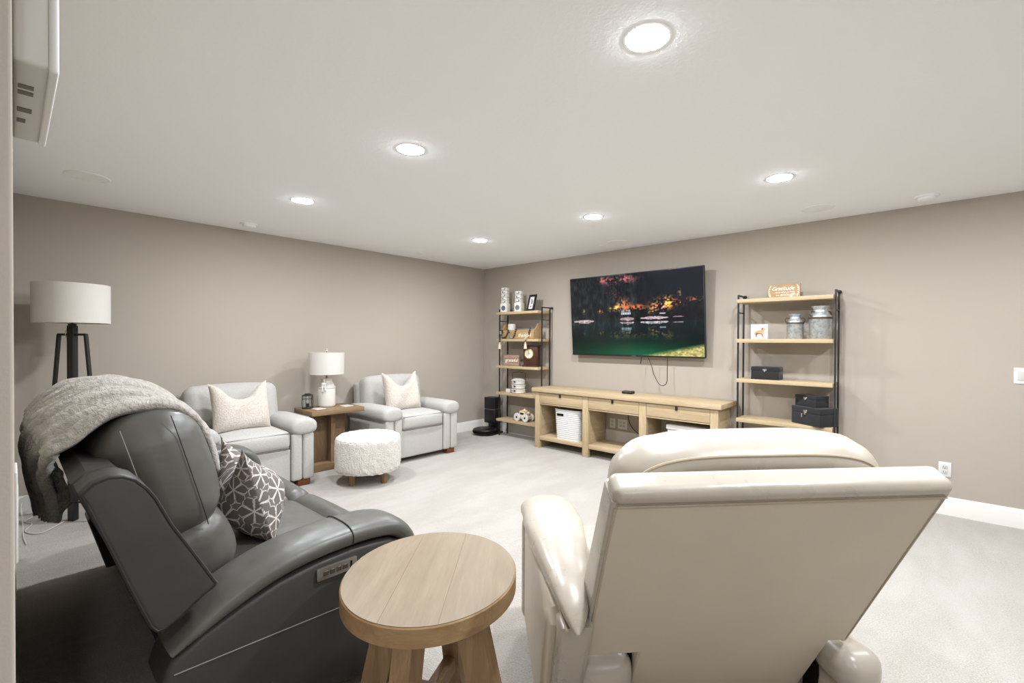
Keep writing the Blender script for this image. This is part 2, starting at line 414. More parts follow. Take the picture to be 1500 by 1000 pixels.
# wall plates (face -y on the back wall)
def outlet(x, z, label, gangs=1, kind='outlet', y=0.0, name='wall_outlet'):
    t = thing(name, label, 'switch' if kind == 'switch' else 'outlet', (x, y, z))
    wdt = 0.046*gangs+0.030
    link('cover_plate', box(-wdt/2, wdt/2, -0.006, 0, -0.058, 0.058, 0.003, 2), M['white'], t)
    for g in range(gangs):
        gx = (g-(gangs-1)/2)*0.046
        if kind == 'switch':
            link('rocker', box(gx-0.0165, gx+0.0165, -0.010, -0.004, -0.033, 0.033, 0.002, 2), M['white_dim'], t)
        else:
            for dz in (-0.02, 0.02):
                r = link('receptacle', box(gx-0.0165, gx+0.0165, -0.0085, -0.004, dz-0.0145, dz+0.0145, 0.004, 2), M['white_dim'], t)
                sl = box(gx-0.0075, gx-0.0055, -0.0092, -0.006, dz-0.003, dz+0.007); box(gx+0.0055, gx+0.0075, -0.0092, -0.006, dz-0.003, dz+0.007, bm=sl)
                box(gx-0.002, gx+0.002, -0.0092, -0.006, dz-0.011, dz-0.007, bm=sl)
                link('slot', sl, M['dark'], r)
    return t
outlet(5.275, 0.352, 'white duplex wall outlet low on the wall right of the cream recliner')
outlet(5.70, 1.105, 'white double rocker light switch at the right edge of the photo', 2, 'switch', name='light_switch')
outlet(2.288, 0.352, 'white single wall outlet inside the middle bay of the media console, left one')
outlet(2.425, 0.352, 'white double wall outlet inside the middle bay of the media console, right one', 2)
t = outlet(0.36, 0.33, 'white wall outlet behind the left shelf post, beside the robot vacuum dock')
link('plug', box(-0.016, 0.016, -0.035, -0.006, 0.004, 0.036, 0.004, 2), M['white'], t)
# near wall: switch plate seen edge on, and the wall-hung unit
t = thing('light_switch', 'light switch seen edge-on on the near wall at the left frame edge', 'switch', (4.30, NW, 1.112))
link('cover_plate', box(-0.038, 0.038, 0, 0.0030, -0.058, 0.058, 0.0012, 2), M['white'], t)
link('rocker', box(-0.0165, 0.0165, 0.0028, 0.0036, -0.033, 0.033, 0.0003, 1), M['white_dim'], t)
t = thing('wall_panel_unit', 'pale grey wall-mounted plastic unit seen from below at the upper left', 'wall unit', (4.12, NW, 1.71))
link('housing', box(-0.18, 0.18, 0.0, 0.037, 0.0, 0.62, 0.006, 3), M['white_dim'], t)
link('front_bezel', box(-0.183, 0.183, 0.034, 0.044, -0.004, 0.624, 0.004, 3), M['white'], t)
for k, (a, b) in enumerate(((0.06, 0.075), (0.085, 0.10), (-0.02, 0.0))):
    link('vent_slot', box(a, b, 0.006, 0.022, -0.0010, 0.004), M['slot_grey'], t)
link('port', box(-0.075, -0.055, 0.006, 0.016, -0.0010, 0.004, 0.0004, 1), M['slot_grey'], t)

# ------------------------------------------------------------------ media console
t = thing('media_console', 'long light oak media console with three drawers over open bays under the television', 'console', (2.555, -0.235, 0))
cx0, cy0 = 2.555, -0.235
def cpart(name, x0, x1, y0, y1, z0, z1, mat, bev=0.003, parent=None, label=None):
    o = link(name, box(x0-cx0, x1-cx0, y0-cy0, y1-cy0, z0, z1, bev, 2), mat, parent or t)
    return o
CF = -0.44
cpart('top', 1.385, 3.725, -0.465, -0.015, 0.705, 0.752, M['oak'])
PX = [(1.42, 1.495), (2.145, 2.225), (2.87, 2.95), (3.615, 3.69)]
for a, b in PX:
    cpart('post', a, b, CF, CF+0.05, 0.0, 0.705, M['oak_z'])
    cpart('divider', a+0.022, b-0.022, CF+0.05, -0.03, 0.0 if a in (1.42, 3.615) else 0.10, 0.705, M['oak_y'])
for i in range(3):
    a, b = PX[i][1], PX[i+1][0]
    cpart('shelf', a-0.02, b+0.02, CF+0.008, -0.03, 0.102, 0.148, M['oak'])
    cpart('rail', a, b, CF+0.006, CF+0.03, 0.548, 0.562, M['oak'])
    d = cpart('drawer', a+0.003, b-0.003, CF+0.002, CF+0.36, 0.566, 0.698, M['oak'])
    mx = (a+b)/2-0.0
    k = box(mx-0.011-cx0, mx+0.011-cx0, CF-0.012-cy0, CF+0.004-cy0, 0.655, 0.692, 0.002, 1)
    link('pull', k, M['black'], d)

def shelf_unit(x, label):
    t = thing('etagere_shelf', label, 'shelf', (x, -0.17, 0), 0, 'black metal and oak shelves')
    for k in range(5):
        z = 1.742-0.373*k
        link('shelf_board', box(-0.383, 0.383, -0.13, 0.13, z-0.034, z, 0.002, 2), M['oak'], t)
    for s in (-1, 1):
        xx = s*0.391
        for y in (-0.056, 0.110):
            zt = 1.79
            link('post', bar((xx, y, 0), (xx, y, zt), 0.014, 0.014), M['black'], t)
        link('crossbar', bar((xx, -0.056, 1.783), (xx, 0.155, 1.783), 0.014, 0.014), M['black'], t)
        link('crossbar', bar((xx, -0.056, 1.62), (xx, 0.110, 1.62), 0.010, 0.010), M['black'], t)
        link('crossbar', bar((xx, -0.056, 0.19), (xx, 0.110, 0.19), 0.010, 0.010), M['black'], t)
        kb = bmesh.new(); bmesh.ops.create_uvsphere(kb, u_segments=14, v_segments=10, radius=0.017)
        link('finial_knob', tr(kb, xx, 0.151, 1.783), M['black'], t)
    return t
SL = 0.96; SR = 4.188
shelf_unit(SL, 'black metal and light oak five-tier shelf between the room corner and the console')
shelf_unit(SR, 'black metal and light oak five-tier shelf right of the television')
LV = [1.742-0.373*k for k in range(5)]

# ------------------------------------------------------------------ television
def tv_color(u, v):
    """u right, v up, 0..1: autumn lake at dusk"""
    h = lambda a, b, s: (math.sin(a*12.9898*s+b*78.233*s)*43758.5453) % 1.0
    def vn(x, y):
        xi, yi = math.floor(x), math.floor(y); fx, fy = x-xi, y-yi; fx = fx*fx*(3-2*fx); fy = fy*fy*(3-2*fy)
        g = lambda i, j: (math.sin(i*127.1+j*311.7)*43758.5453) % 1.0
        return (g(xi, yi)*(1-fx)+g(xi+1, yi)*fx)*(1-fy)+(g(xi, yi+1)*(1-fx)+g(xi+1, yi+1)*fx)*fy
    WL = 0.43
    def scene(u, v):
        c = np.array([14, 16, 22.])
        f = vn(u*60, v*16)*vn(u*23+5, v*9)
        c = c+(np.array([40, 46, 40.])*f+np.array([34, 40, 36.])*max(0, vn(u*150, v*22+u*9)-0.45))*(1 if u < 0.55 else 0.45)
        if u > 0.5 and v > 0.55: k = min(1, (u-0.5)*3)*min(1, (v-0.55)*4); c = c*(1-k)+np.array([27, 29, 42.])*k
        r = vn(u*52, v*34)*vn(u*17+3, v*13+7)
        for (a, b, sx, sy, col, amp) in ((0.41, 0.94, 0.11, 0.05, (190, 92, 88), 1.7), (0.38, 0.76, 0.07, 0.07, (120, 50, 48), 1.1), (0.28, 0.95, 0.04, 0.04, (150, 70, 66), 1.1),
                    (0.44, 0.62, 0.045, 0.06, (196, 104, 52), 2.4), (0.55, 0.58, 0.05, 0.035, (214, 96, 40), 2.4), (0.385, 0.575, 0.02, 0.035, (230, 170, 50), 2.6), (0.34, 0.575, 0.018, 0.03, (150, 140, 50), 2.0),
                    (0.70, 0.60, 0.05, 0.07, (210, 130, 60), 2.2), (0.77, 0.63, 0.03, 0.06, (240, 160, 50), 2.6), (0.85, 0.62, 0.06, 0.03, (220, 100, 40), 2.4), (0.95, 0.65, 0.05, 0.03, (150, 80, 40), 2.0),
                    (0.73, 0.57, 0.03, 0.03, (150, 80, 120), 1.6), (0.65, 0.54, 0.06, 0.03, (140, 100, 50), 1.6), (0.26, 0.555, 0.02, 0.025, (200, 130, 60), 1.8), (0.11, 0.56, 0.012, 0.03, (110, 100, 50), 1.8), (0.85, 0.72, 0.012, 0.05, (120, 100, 40), 1.8)):
            g = math.exp(-((u-a)/sx)**2-((v-b)/sy)**2)*amp*0.8*max(0, min(1, (vn(u*95+3, v*70)*0.6+r*0.8-0.42)*3.0))
            c = c+np.array(col)*min(g, 0.95)
        if 0.425 < u < 0.50 and 0.50 < v < 0.535: c = np.array([215, 222, 240.]) if (int(u*160) % 3 and v < 0.522) else np.array([150, 150, 165.])
        if 0.425 < u < 0.495 and 0.537 < v < 0.560 and vn(u*90, v*60) > 0.45: c = np.array([170, 165, 170.])
        if 0.71 < u < 0.75 and 0.495 < v < 0.51: c = np.array([225, 225, 240.])
        for (a0, a1, vc, th, col) in ((0.02, 0.20, 0.432, 0.018, (235, 208, 200)), (0.415, 0.525, 0.447, 0.022, (222, 186, 190)), (0.57, 0.77, 0.452, 0.016, (238, 216, 222)), (0.80, 0.875, 0.458, 0.006, (200, 165, 168))):
            if a0 < u < a1:
                e = th*math.sin(math.pi*min(1, (u-a0)/(a1-a0)))**0.5
                if abs(v-vc) < e*(0.75+0.5*vn(u*80, 3)): c = np.array(col, float)*(0.7+0.3*vn(u*70, v*50))
        return c
    if v > WL-0.02: c = scene(u, v)
    else:
        d = WL-v; src = scene(u+0.006*(vn(u*50, v*90)-0.5), WL+d*0.80)
        k = max(0.0, 1-d*4.0)*(0.55+0.6*vn(u*120, v*14)); c = src*k*1.15
        g = max(0.0, min(1, (0.34-v)/0.30)); gx = 0.55+0.45*math.exp(-((u-0.55)/0.38)**2)
        c = c+np.array([6, 26, 24.])*(1-g)*0.6+np.array([4, 92, 55.])*(g*gx)**1.5
        if v < 0.17:
            edge = 0.02+max(0, (u-0.6))*0.34
            k = max(0, min(1, (edge-v)/0.05)) if u > 0.58 else 0
            c = c*(1-k)+np.array([206, 196, 120.])*(0.7+0.5*vn(u*90, v*90))*k
    return tuple(srgb(*np.clip(c, 0, 255))[:3])
tvt = thing('television', 'large flat television showing an autumn lake on the back wall above the console', 'television', (2.60, -0.10, 1.648))
W2, H2 = 0.842, 0.478; tilt = R(4.2); TM = Matrix.Rotation(tilt, 4, 'X')
def tvp(name, bm, mat, par=None): return link(name, xf(bm, TM), mat, par or tvt)
tvp('housing', box(-W2, W2, -0.035, 0.0, -H2, H2, 0.004, 2), M['black_plastic'])
tvp('rear_module', box(-W2*0.7, W2*0.7, 0.0, 0.03, -H2*0.85, H2*0.25, 0.01, 2), M['black_plastic'])
bz = 0.009
sc = grid(330, 186, lambda u, v: (-W2+bz+u*(2*W2-2*bz), -0.0362, -H2+bz*1.8+v*(2*H2-2.8*bz)))
o = tvp('screen', sc, m_vcol('television_picture', 0.15, 1.0))
co = np.empty(len(o.data.vertices)*3, np.float32)
at = o.data.color_attributes.new('print', 'FLOAT_COLOR', 'POINT'); arr = np.ones((331*187, 4), np.float32)
k = 0
for j in range(187):
    for i in range(331):
        arr[k, :3] = tv_color(i/330, j/186); k += 1
at.data.foreach_set('color', arr.ravel())
tvp('bezel_bottom', box(-W2, W2, -0.0375, -0.035, -H2, -H2+0.014, 0.001, 1), M['black_plastic'])
tvp('badge', box(0.0, 0.05, -0.0382, -0.0372, -H2+0.005, -H2+0.010), M['chrome'])
wm = box(-0.3, 0.3, 0.072, 0.097, -0.2, 0.2, 0.004, 1); bar((-0.2, 0.03, 0.12), (-0.2, 0.09, 0.12), 0.03, 0.2, wm); bar((0.2, 0.03, 0.12), (0.2, 0.09, 0.12), 0.03, 0.2, wm)
link('wall_bracket', wm, M['black'], tvt)
link('cable', tube(smooth_path([(0.20, -0.03, -0.46), (0.265, -0.055, -0.56), (0.30, -0.06, -0.67), (0.355, -0.05, -0.765), (0.40, -0.05, -0.785), (0.445, -0.05, -0.745), (0.452, -0.055, -0.62), (0.447, -0.04, -0.46)], 6), 0.004, 6), M['black_plastic'], tvt)
link('cable', tube([(0.145, -0.04, -0.46), (0.143, -0.055, -0.50), (0.135, -0.05, -0.555)], 0.005, 6), M['black_plastic'], tvt)
tag(link('cable', tube(smooth_path([(2.515, -0.03, 0.54), (2.515, -0.03, 0.46), (2.53, -0.035, 0.40), (2.58, -0.04, 0.33), (2.68, -0.05, 0.27), (2.78, -0.06, 0.25)], 5), 0.005, 6), M['black_plastic']),
    'black cable hanging down the wall inside the middle bay of the console', 'cable')
tag(link('media_box', rbox(0, 0, 0.016, 0.125, 0.095, 0.032, 0.014, 4), M['black_plastic'], None, 40, (2.62, -0.22, 0.7525)), 'small black rounded media box on the console top', 'media box')

# basket in the left bay
bk = thing('storage_basket', 'white ribbed plastic basket with a dark handle slot in the left console bay', 'basket', (1.878, -0.262, 0.148))
def basket_shell(inner):
    t = bmesh.new(); rings = []
    n = 40; lev = 15
    for j in range(lev*2+1):
        z = j/(lev*2)*0.355; gr = (0.0035 if j % 2 else 0.0) if not inner else 0
        hw = 0.178+0.020*z/0.355-gr-(0.006 if inner else 0); hd = 0.128+0.012*z/0.355-gr-(0.006 if inner else 0)
        ring = []
        for k in range(n):
            a = 2*math.pi*k/n; c, s = math.cos(a), math.sin(a); e = 2/5
            ring.append(t.verts.new((math.copysign(abs(c)**e, c)*hw, math.copysign(abs(s)**e, s)*hd, z+(0.006 if inner and j == 0 else 0))))
        rings.append(ring)
    for a, b in zip(rings, rings[1:]):
        for k in range(n): t.faces.new((a[k], a[(k+1) % n], b[(k+1) % n], b[k]))
    t.faces.new(list(reversed(rings[0])))
    return t, rings
t1, _ = basket_shell(False); link('ribbed_body', t1, M['white'], bk, 30)
t1, _ = basket_shell(True); bmesh.ops.reverse_faces(t1, faces=t1.faces[:]); link('lining', t1, M['white_dim'], bk, 30)
rim = []
for k in range(60):
    a = 2*math.pi*k/60; c, s = math.cos(a), math.sin(a); rim.append((math.copysign(abs(c)**0.4, c)*0.196, math.copysign(abs(s)**0.4, s)*0.139, 0.358))
link('rim', tube(rim, 0.006, 6, True), M['white'], bk)
link('handle_slot', box(-0.135, -0.035, -0.1435, -0.136, 0.283, 0.312, 0.003, 2), M['dark'], bk)
# white box in the right bay
bx = thing('storage_box', 'pale storage box lying in the right bay of the console', 'box', (3.35, -0.24, 0.148))
link('body', box(-0.19, 0.19, -0.14, 0.14, 0, 0.30, 0.006, 2), M['white_dim'], bx)
link('lid', box(-0.20, 0.20, -0.15, 0.15, 0.30, 0.345, 0.006, 2), M['white'], bx)

# ------------------------------------------------------------------ right-hand shelf contents
M['sign_wood'] = m_wood('tan_sign_wood', srgb(174, 142, 102), srgb(156, 124, 86), srgb(186, 156, 118), 'x', 2)
M['chalk'] = plain('white_lettering', srgb(246, 240, 228), 0.8, 0.1, var=0.01)
M['galv'] = None
a = N('galvanised_metal', 0.42, 0.5, 0.75); v = a.coord()
a.color(a.ramp(a.noise(v, 38, 4, 0.7), [(0.3, srgb(150, 154, 154)), (0.5, srgb(186, 190, 190)), (0.7, srgb(208, 212, 211))])); a.bump(a.noise(v, 60, 3), 0.35, 0.004); M['galv'] = a.m
M['galv_dark'] = plain('aged_metal_band', srgb(84, 76, 66), 0.5, 0.5, 0.6)
M['linenblack'] = m_fabric('black_textured_cloth', srgb(30, 30, 31), srgb(52, 52, 53), 500, 0.8, 0.4)
sg = thing('wood_sign', 'small tan wooden sign lettered Gratitude on top of the right-hand shelf', 'sign', (4.17, -0.16, LV[0]))
SM = Matrix.Rotation(R(-5), 4, 'X')
link('board', xf(box(-0.133, 0.133, -0.011, 0.011, 0, 0.128, 0.002, 1), SM), M['sign_wood'], sg)
tx = tr(text_mesh('Gratitude', 0.050, 0.0006, 0.3, 0.0, space=0.95), -0.008, -0.0118, 0.088); merge(tx, tr(text_mesh('turns what we have', 0.020, 0.0006, 0.25), 0.010, -0.0118, 0.055)); merge(tx, tr(text_mesh('into', 0.020, 0.0006, 0.25), -0.048, -0.0118, 0.028)); merge(tx, tr(text_mesh('enough', 0.042, 0.0006, 0.3, 0.0), 0.032, -0.0118, 0.032))
link('lettering', xf(tx, SM), M['chalk'], sg)
for s in (-1, 1):
    arc = [(s*(0.103+0.020*math.cos(q)), -0.0122, 0.064+0.052*math.sin(q)) for q in np.linspace(-1.3, 1.3, 12)]
    wv = tube(arc, 0.0018, 5)
    for q in np.linspace(-1.1, 1.1, 7):
        p = Vector((s*(0.103+0.020*math.cos(q)), -0.0122, 0.064+0.052*math.sin(q))); bar(p, p+Vector((s*-0.010, 0, 0.010)), 0.004, 0.001, wv, (0, 1, 0))
    link('wreath_sprig', xf(wv, SM), M['chalk'], sg)
# dog tile
dg = thing('dog_picture_block', 'small white square block with a tan dog on the right-hand shelf', 'picture', (3.985, -0.22, LV[1]))
link('block', box(-0.072, 0.072, -0.015, 0.015, 0, 0.137, 0.002, 1), M['paper'], dg)
M['dogtan'] = plain('tan_dog_print', srgb(186, 152, 116), 0.8, 0.1, var=0.15); M['dogdark'] = plain('brown_dog_print', srgb(120, 92, 68), 0.8, 0.1, var=0.15); M['dogblack'] = plain('black_dog_print', srgb(40, 34, 30), 0.8, 0.1)
dog = [(-44, 46), (-38, 62), (-40, 74), (-34, 78), (-28, 70), (-16, 78), (2, 80), (14, 84), (18, 96), (26, 106), (38, 106), (46, 96), (54, 92), (54, 86), (44, 84), (40, 78), (40, 60), (38, 40), (40, 20), (44, 12), (32, 12), (28, 30), (24, 46), (6, 48), (-12, 48), (-20, 40), (-20, 26), (-16, 14), (-28, 14), (-30, 28), (-34, 38)]
link('dog_print', prism([(p/1000, q/1000) for p, q in dog], -0.0162, -0.0145, axis='y'), M['dogtan'], dg)
link('dog_shading', prism([(p/1000, q/1000) for p, q in [(-30, 50), (-24, 58), (6, 52), (24, 50), (26, 40), (28, 24), (24, 22), (20, 44), (-8, 46), (-18, 40), (-22, 20), (-26, 22), (-28, 36)]], -0.0168, -0.0160, axis='y'), M['dogdark'], dg)
link('dog_ear', prism([(p/1000, q/1000) for p, q in [(22, 102), (30, 104), (32, 94), (28, 84), (22, 88)]], -0.0170, -0.0160, axis='y'), M['dogdark'], dg)
link('dog_nose', prism([(p/1000, q/1000) for p, q in [(50, 92), (55, 92), (55, 88), (50, 88)]], -0.0170, -0.0160, axis='y'), M['dogblack'], dg)
# milk cans
def milk_can(x, y, z, h, r, label, rz):
    t = thing('milk_can', label, 'milk can', (x, y, z), rz)
    link('body', lathe([(0, 0), (r*0.96, 0), (r, 0.006), (r, h*0.60), (r*1.02, h*0.61), (r*1.0, h*0.66), (r*0.93, h*0.72), (r*0.72, h*0.80), (r*0.64, h*0.84), (r*0.62, h*0.88), (r*0.66, h*0.93), (r*0.80, h*0.99), (r*0.80, h), (r*0.74, h*0.99), (r*0.60, h*0.93), (r*0.56, h*0.86), (0, h*0.86)], 40), M['galv'], t)
    link('band', lathe([(r*1.0, h*0.605), (r*1.05, h*0.605), (r*1.05, h*0.665), (r*0.99, h*0.67)], 40), M['galv_dark'], t)
    for s in (-1, 1):
        link('handle', tube(smooth_path([(s*r*0.70, 0, h*0.82), (s*r*1.05, 0, h*0.84), (s*r*1.22, 0, h*0.77), (s*r*1.15, 0, h*0.70), (s*r*0.95, 0, h*0.70)], 5), r*0.055, 6), M['galv_dark'], t)
    return t
milk_can(4.272, -0.20, LV[1], 0.222, 0.066, 'smaller galvanised milk can left of the larger one on the right-hand shelf', 0.5)
milk_can(4.463, -0.19, LV[1], 0.285, 0.086, 'larger galvanised milk can at the right end of the shelf', 0.9)
def keepsake_box(x, y, z, w, d, h, rz, label, tassel=False):
    t = thing('storage_box', label, 'box', (x, y, z), rz, 'black textured keepsake boxes')
    link('body', box(-w/2, w/2, -d/2, d/2, 0, h*0.68, 0.003, 2), M['linenblack'], t)
    link('lid', box(-w/2-0.001, w/2+0.001, -d/2-0.001, d/2+0.001, h*0.69, h, 0.004, 2), M['linenblack'], t)
    c = box(-0.018, 0.018, -d/2-0.006, -d/2, h*0.68, h*0.84, 0.002, 1); box(-0.008, 0.008, -d/2-0.010, -d/2, h*0.58, h*0.74, 0.002, 1, c)
    link('clasp', c, M['chrome'], t)
    if tassel: link('clasp_tag', box(-0.042, -0.030, -d/2-0.006, -d/2, h*0.40, h*0.62, 0.002, 1), M['chrome'], t)
    return t
keepsake_box(4.04, -0.18, LV[2], 0.235, 0.15, 0.118, 0.0, 'black textured box alone on the middle shelf right of the television')
b1 = keepsake_box(4.425, -0.185, LV[3], 0.29, 0.20, 0.155, R(-33), 'large black textured box, bottom of the stack of two', True)
keepsake_box(4.40, -0.165, LV[3]+0.155, 0.215, 0.14, 0.098, R(-33), 'smaller black textured box on top of the large black box')

# ------------------------------------------------------------------ left shelf contents
M['whitewash'] = m_wood('whitewashed_wood', srgb(232, 228, 220), srgb(206, 200, 192), srgb(242, 239, 233), 'z', 2, 0.7)
M['greyprint'] = plain('grey_print', srgb(120, 122, 124), 0.8, 0.1, var=0.2); M['blueprint'] = plain('slate_blue_print', srgb(96, 110, 120), 0.8, 0.1, var=0.15)
def block_tower(x, y, z, n, label, tall):
    t = thing('block_tower', label, 'ornament', (x, y, z), R(12), 'white stacked block ornaments')
    link('base_block', box(-0.052, 0.052, -0.052, 0.052, 0, 0.125, 0.004, 2), M['whitewash'], t)
    pr = lathe([(0, 0), (0.032, 0), (0.035, 0.02), (0.020, 0.034), (0, 0.03)], 18); bmesh.ops.transform(pr, matrix=Matrix.Translation((0, -0.052, 0.06)) @ Matrix.Rotation(R(90), 4, 'X') @ Matrix.Scale(0.08, 4, (0, 0, 1)), verts=pr.verts[:])
    link('emblem', pr, M['blueprint'] if tall else M['greyprint'], t)
    hh = (tall or 0.165)/n
    for i in range(n):
        b = link('letter_block', box(-0.043, 0.043, -0.043, 0.043, 0.126+i*hh, 0.126+(i+1)*hh-0.003, 0.006, 2), M['whitewash'], t)
        g = box(-0.026, 0.026, -0.0445, -0.0425, 0.126+i*hh+hh*0.22, 0.126+i*hh+hh*0.38); box(-0.026 if i % 2 else 0.010, -0.010 if i % 2 else 0.026, -0.0445, -0.0425, 0.126+i*hh+hh*0.38, 0.126+i*hh+hh*0.78, bm=g)
        link('letter_mark', g, M['greyprint'], b)
    return t
block_tower(0.655, -0.20, LV[0], 5, 'taller white block tower ornament at the left end of the left shelf top', 0.225)
block_tower(0.895, -0.17, LV[0], 3, 'shorter white block tower ornament between the taller tower and the black frame', 0)
pf = thing('picture_frame', 'black picture frame leaning back on top of the left shelf', 'picture frame', (1.13, -0.21, LV[0]), R(-10))
PM = Matrix.Rotation(R(-14), 4, 'X'); fr = box(-0.075, -0.047, -0.01, 0.01, 0, 0.232, 0.002, 1)
box(0.047, 0.075, -0.01, 0.01, 0, 0.232, 0.002, 1, fr); box(-0.047, 0.047, -0.01, 0.01, 0, 0.030, 0.002, 1, fr); box(-0.047, 0.047, -0.01, 0.01, 0.202, 0.232, 0.002, 1, fr)
link('frame', xf(fr, PM), M['black_plastic'], pf); link('mat', xf(box(-0.048, 0.048, -0.003, 0.005, 0.029, 0.203), PM), M['paper'], pf)
sk = box(-0.018, 0.012, -0.0042, -0.003, 0.15, 0.165); box(-0.008, 0.02, -0.0042, -0.003, 0.10, 0.145, bm=sk); box(-0.014, 0.010, -0.0042, -0.003, 0.055, 0.075, bm=sk)
link('print', xf(sk, PM), M['greyprint'], pf)
link('easel_back', xf(bar((0, 0.01, 0.16), (0, 0.05, 0.022), 0.04, 0.004), PM), M['black_plastic'], pf)
# thankful tray crate with bead garland and candle
cr = thing('wooden_crate', 'tan wooden tray crate lettered thankful on the left shelf second tier', 'crate', (0.945, -0.17, LV[1]))
link('front_board', box(-0.32, 0.30, -0.075, -0.065, 0.004, 0.122, 0.002, 1), M['sign_wood'], cr)
link('back_board', box(-0.32, 0.30, 0.065, 0.075, 0.004, 0.122, 0.002, 1), M['sign_wood'], cr)
link('bottom_board', box(-0.32, 0.30, -0.065, 0.065, 0.0, 0.010), M['sign_wood'], cr)
for s in (-1, 1):
    xx = 0.305*s-0.01
    e = prism([(-0.075, 0.004), (0.075, 0.004), (0.075, 0.12), (0.03, 0.175), (0.018, 0.205), (-0.018, 0.205), (-0.03, 0.175), (-0.075, 0.12)], xx-0.008, xx+0.008, 0.002, 1)
    link('end_board', e, M['sign_wood'], cr)
link('lettering', tr(text_mesh('thankful', 0.072, 0.0006, 0.2, 0.0), 0.115, -0.0758, 0.05), M['chalk'], cr)
M['bead_dark'] = plain('dark_grey_beads', srgb(74, 66, 60), 0.6, 0.3); M['bead_grey'] = plain('grey_beads', srgb(150, 150, 146), 0.6, 0.3); M['bead_wood'] = plain('natural_beads', srgb(206, 176, 138), 0.6, 0.3); M['jute'] = m_fleece('jute_tassel', srgb(190, 168, 138), srgb(226, 210, 186), 120, 0.004, 0.6)
def garland(label, pts, mats, tassels, name='bead_garland'):
    pts = [(a-0.04, b, c) for a, b, c in pts]; tassels = [(a-0.04, b, c) for a, b, c in tassels]
    t = thing(name, label, 'bead garland', pts[0], 0)
    P = smooth_path(pts, 10); d = 0; last = P[0]; k = 0; base = bmesh.new(); bmesh.ops.create_icosphere(base, subdivisions=2, radius=0.0125)
    me = {}
    for mt in mats:
        q = bpy.data.meshes.new('bead'); base.to_mesh(q); q.materials.append(mt); q.polygons.foreach_set('use_smooth', [True]*len(q.polygons)); me[mt.name] = q
    base.free()
    for p in P:
        if k == 0 or (p-last).length > 0.0235:
            o = bpy.data.objects.new('bead', me[mats[(k//4) % len(mats)].name]); COL.objects.link(o); o.parent = t; o.location = p-Vector(pts[0]); last = p; k += 1
    for q in tassels:
        q = Vector(q)-Vector(pts[0])
        link('tassel', lathe([(0, 0), (0.008, -0.002), (0.011, -0.014), (0.008, -0.022), (0.015, -0.03), (0.023, -0.095), (0, -0.09)], 14, q), M['jute'], t)
    return t
yg = -0.258
garland('dark and grey wooden bead garland looped over the left of the thankful crate', [(0.70, yg-0.057, LV[1]-0.035), (0.705, yg-0.057, LV[1]+0.012), (0.70, yg, LV[1]+0.10), (0.675, yg, LV[1]+0.125), (0.655, yg, LV[1]+0.10), (0.67, yg, LV[1]+0.05), (0.71, yg, LV[1]+0.02), (0.765, yg, LV[1]+0.035), (0.80, yg, LV[1]+0.09), (0.815, yg, LV[1]+0.13), (0.83, yg, LV[1]+0.06), (0.86, yg, LV[1]+0.022), (0.91, yg, LV[1]+0.03), (0.94, yg, LV[1]+0.09), (0.955, yg, LV[1]+0.135)], [M['bead_dark'], M['bead_dark'], M['bead_grey']], [(0.70, yg-0.057, LV[1]-0.045)])
garland('dark bead strand with a jute tassel hanging over the shelf edge at the lettering end', [(1.215, yg, LV[1]+0.14), (1.195, yg, LV[1]+0.09), (1.185, yg, LV[1]+0.035), (1.182, yg-0.057, LV[1]+0.012), (1.182, yg-0.058, LV[1]-0.03)], [M['bead_dark'], M['bead_wood']], [(1.182, yg-0.058, LV[1]-0.035)])
cn = thing('pillar_candle', 'white pillar candle standing in the thankful crate', 'candle', (0.755, -0.17, LV[1]+0.010))
link('wax', lathe([(0, 0), (0.055, 0), (0.056, 0.004), (0.056, 0.196), (0.05, 0.20), (0, 0.194)], 28), M['ceramic'], cn)
link('wick', cyl(0, 0, 0.194, 0.208, 0.0015, 6), M['dark'], cn)
# third tier: wood sign and mantel clock
M['rose_wood'] = m_wood('weathered_rose_wood', srgb(158, 132, 114), srgb(126, 100, 86), srgb(174, 150, 132), 'x', 3, 0.8)
ws = thing('wood_sign', 'small weathered pink-brown box sign on the left shelf beside the mantel clock', 'sign', (0.782, -0.19, LV[2]), R(14))
for k in range(3): link('plank', box(-0.125, 0.125, -0.02, 0.02, 0.002+k*0.05, 0.050+k*0.05, 0.003, 1), M['rose_wood'], ws)
lt = tr(text_mesh('grateful', 0.066, 0.0006, 0.2, 0.0), 0.0, -0.0208, 0.075); link('lettering', lt, M['chalk'], ws)
ck = thing('mantel_clock', 'dark wooden mantel clock with a round white dial on the left shelf', 'clock', (1.140, -0.18, LV[2]), R(18))
link('case', box(-0.105, 0.105, -0.055, 0.055, 0.022, 0.272, 0.004, 2), M['walnut'], ck)
link('plinth', box(-0.118, 0.118, -0.066, 0.066, 0, 0.022, 0.004, 2), M['walnut'], ck)
link('cornice', box(-0.114, 0.114, -0.062, 0.062, 0.272, 0.292, 0.005, 2), M['walnut'], ck)
RX = Matrix.Translation((-0.02, -0.055, 0.172)) @ Matrix.Rotation(R(90), 4, 'X')
di = link('dial', xf(lathe([(0, 0.004), (0.058, 0.004), (0.058, 0)], 32), RX), plain('ivory_dial', srgb(232, 222, 196), 0.4, 0.4), ck)
link('bezel', xf(lathe([(0.056, 0.004), (0.060, 0.010), (0.068, 0.008), (0.070, 0)], 32), RX), M['brass'], ck)
hd = bar((-0.02, -0.0605, 0.172), (-0.02, -0.0605, 0.212), 0.003, 0.001, None, (0, 1, 0)); bar((-0.02, -0.0605, 0.172), (0.006, -0.0605, 0.186), 0.004, 0.001, hd, (0, 1, 0))
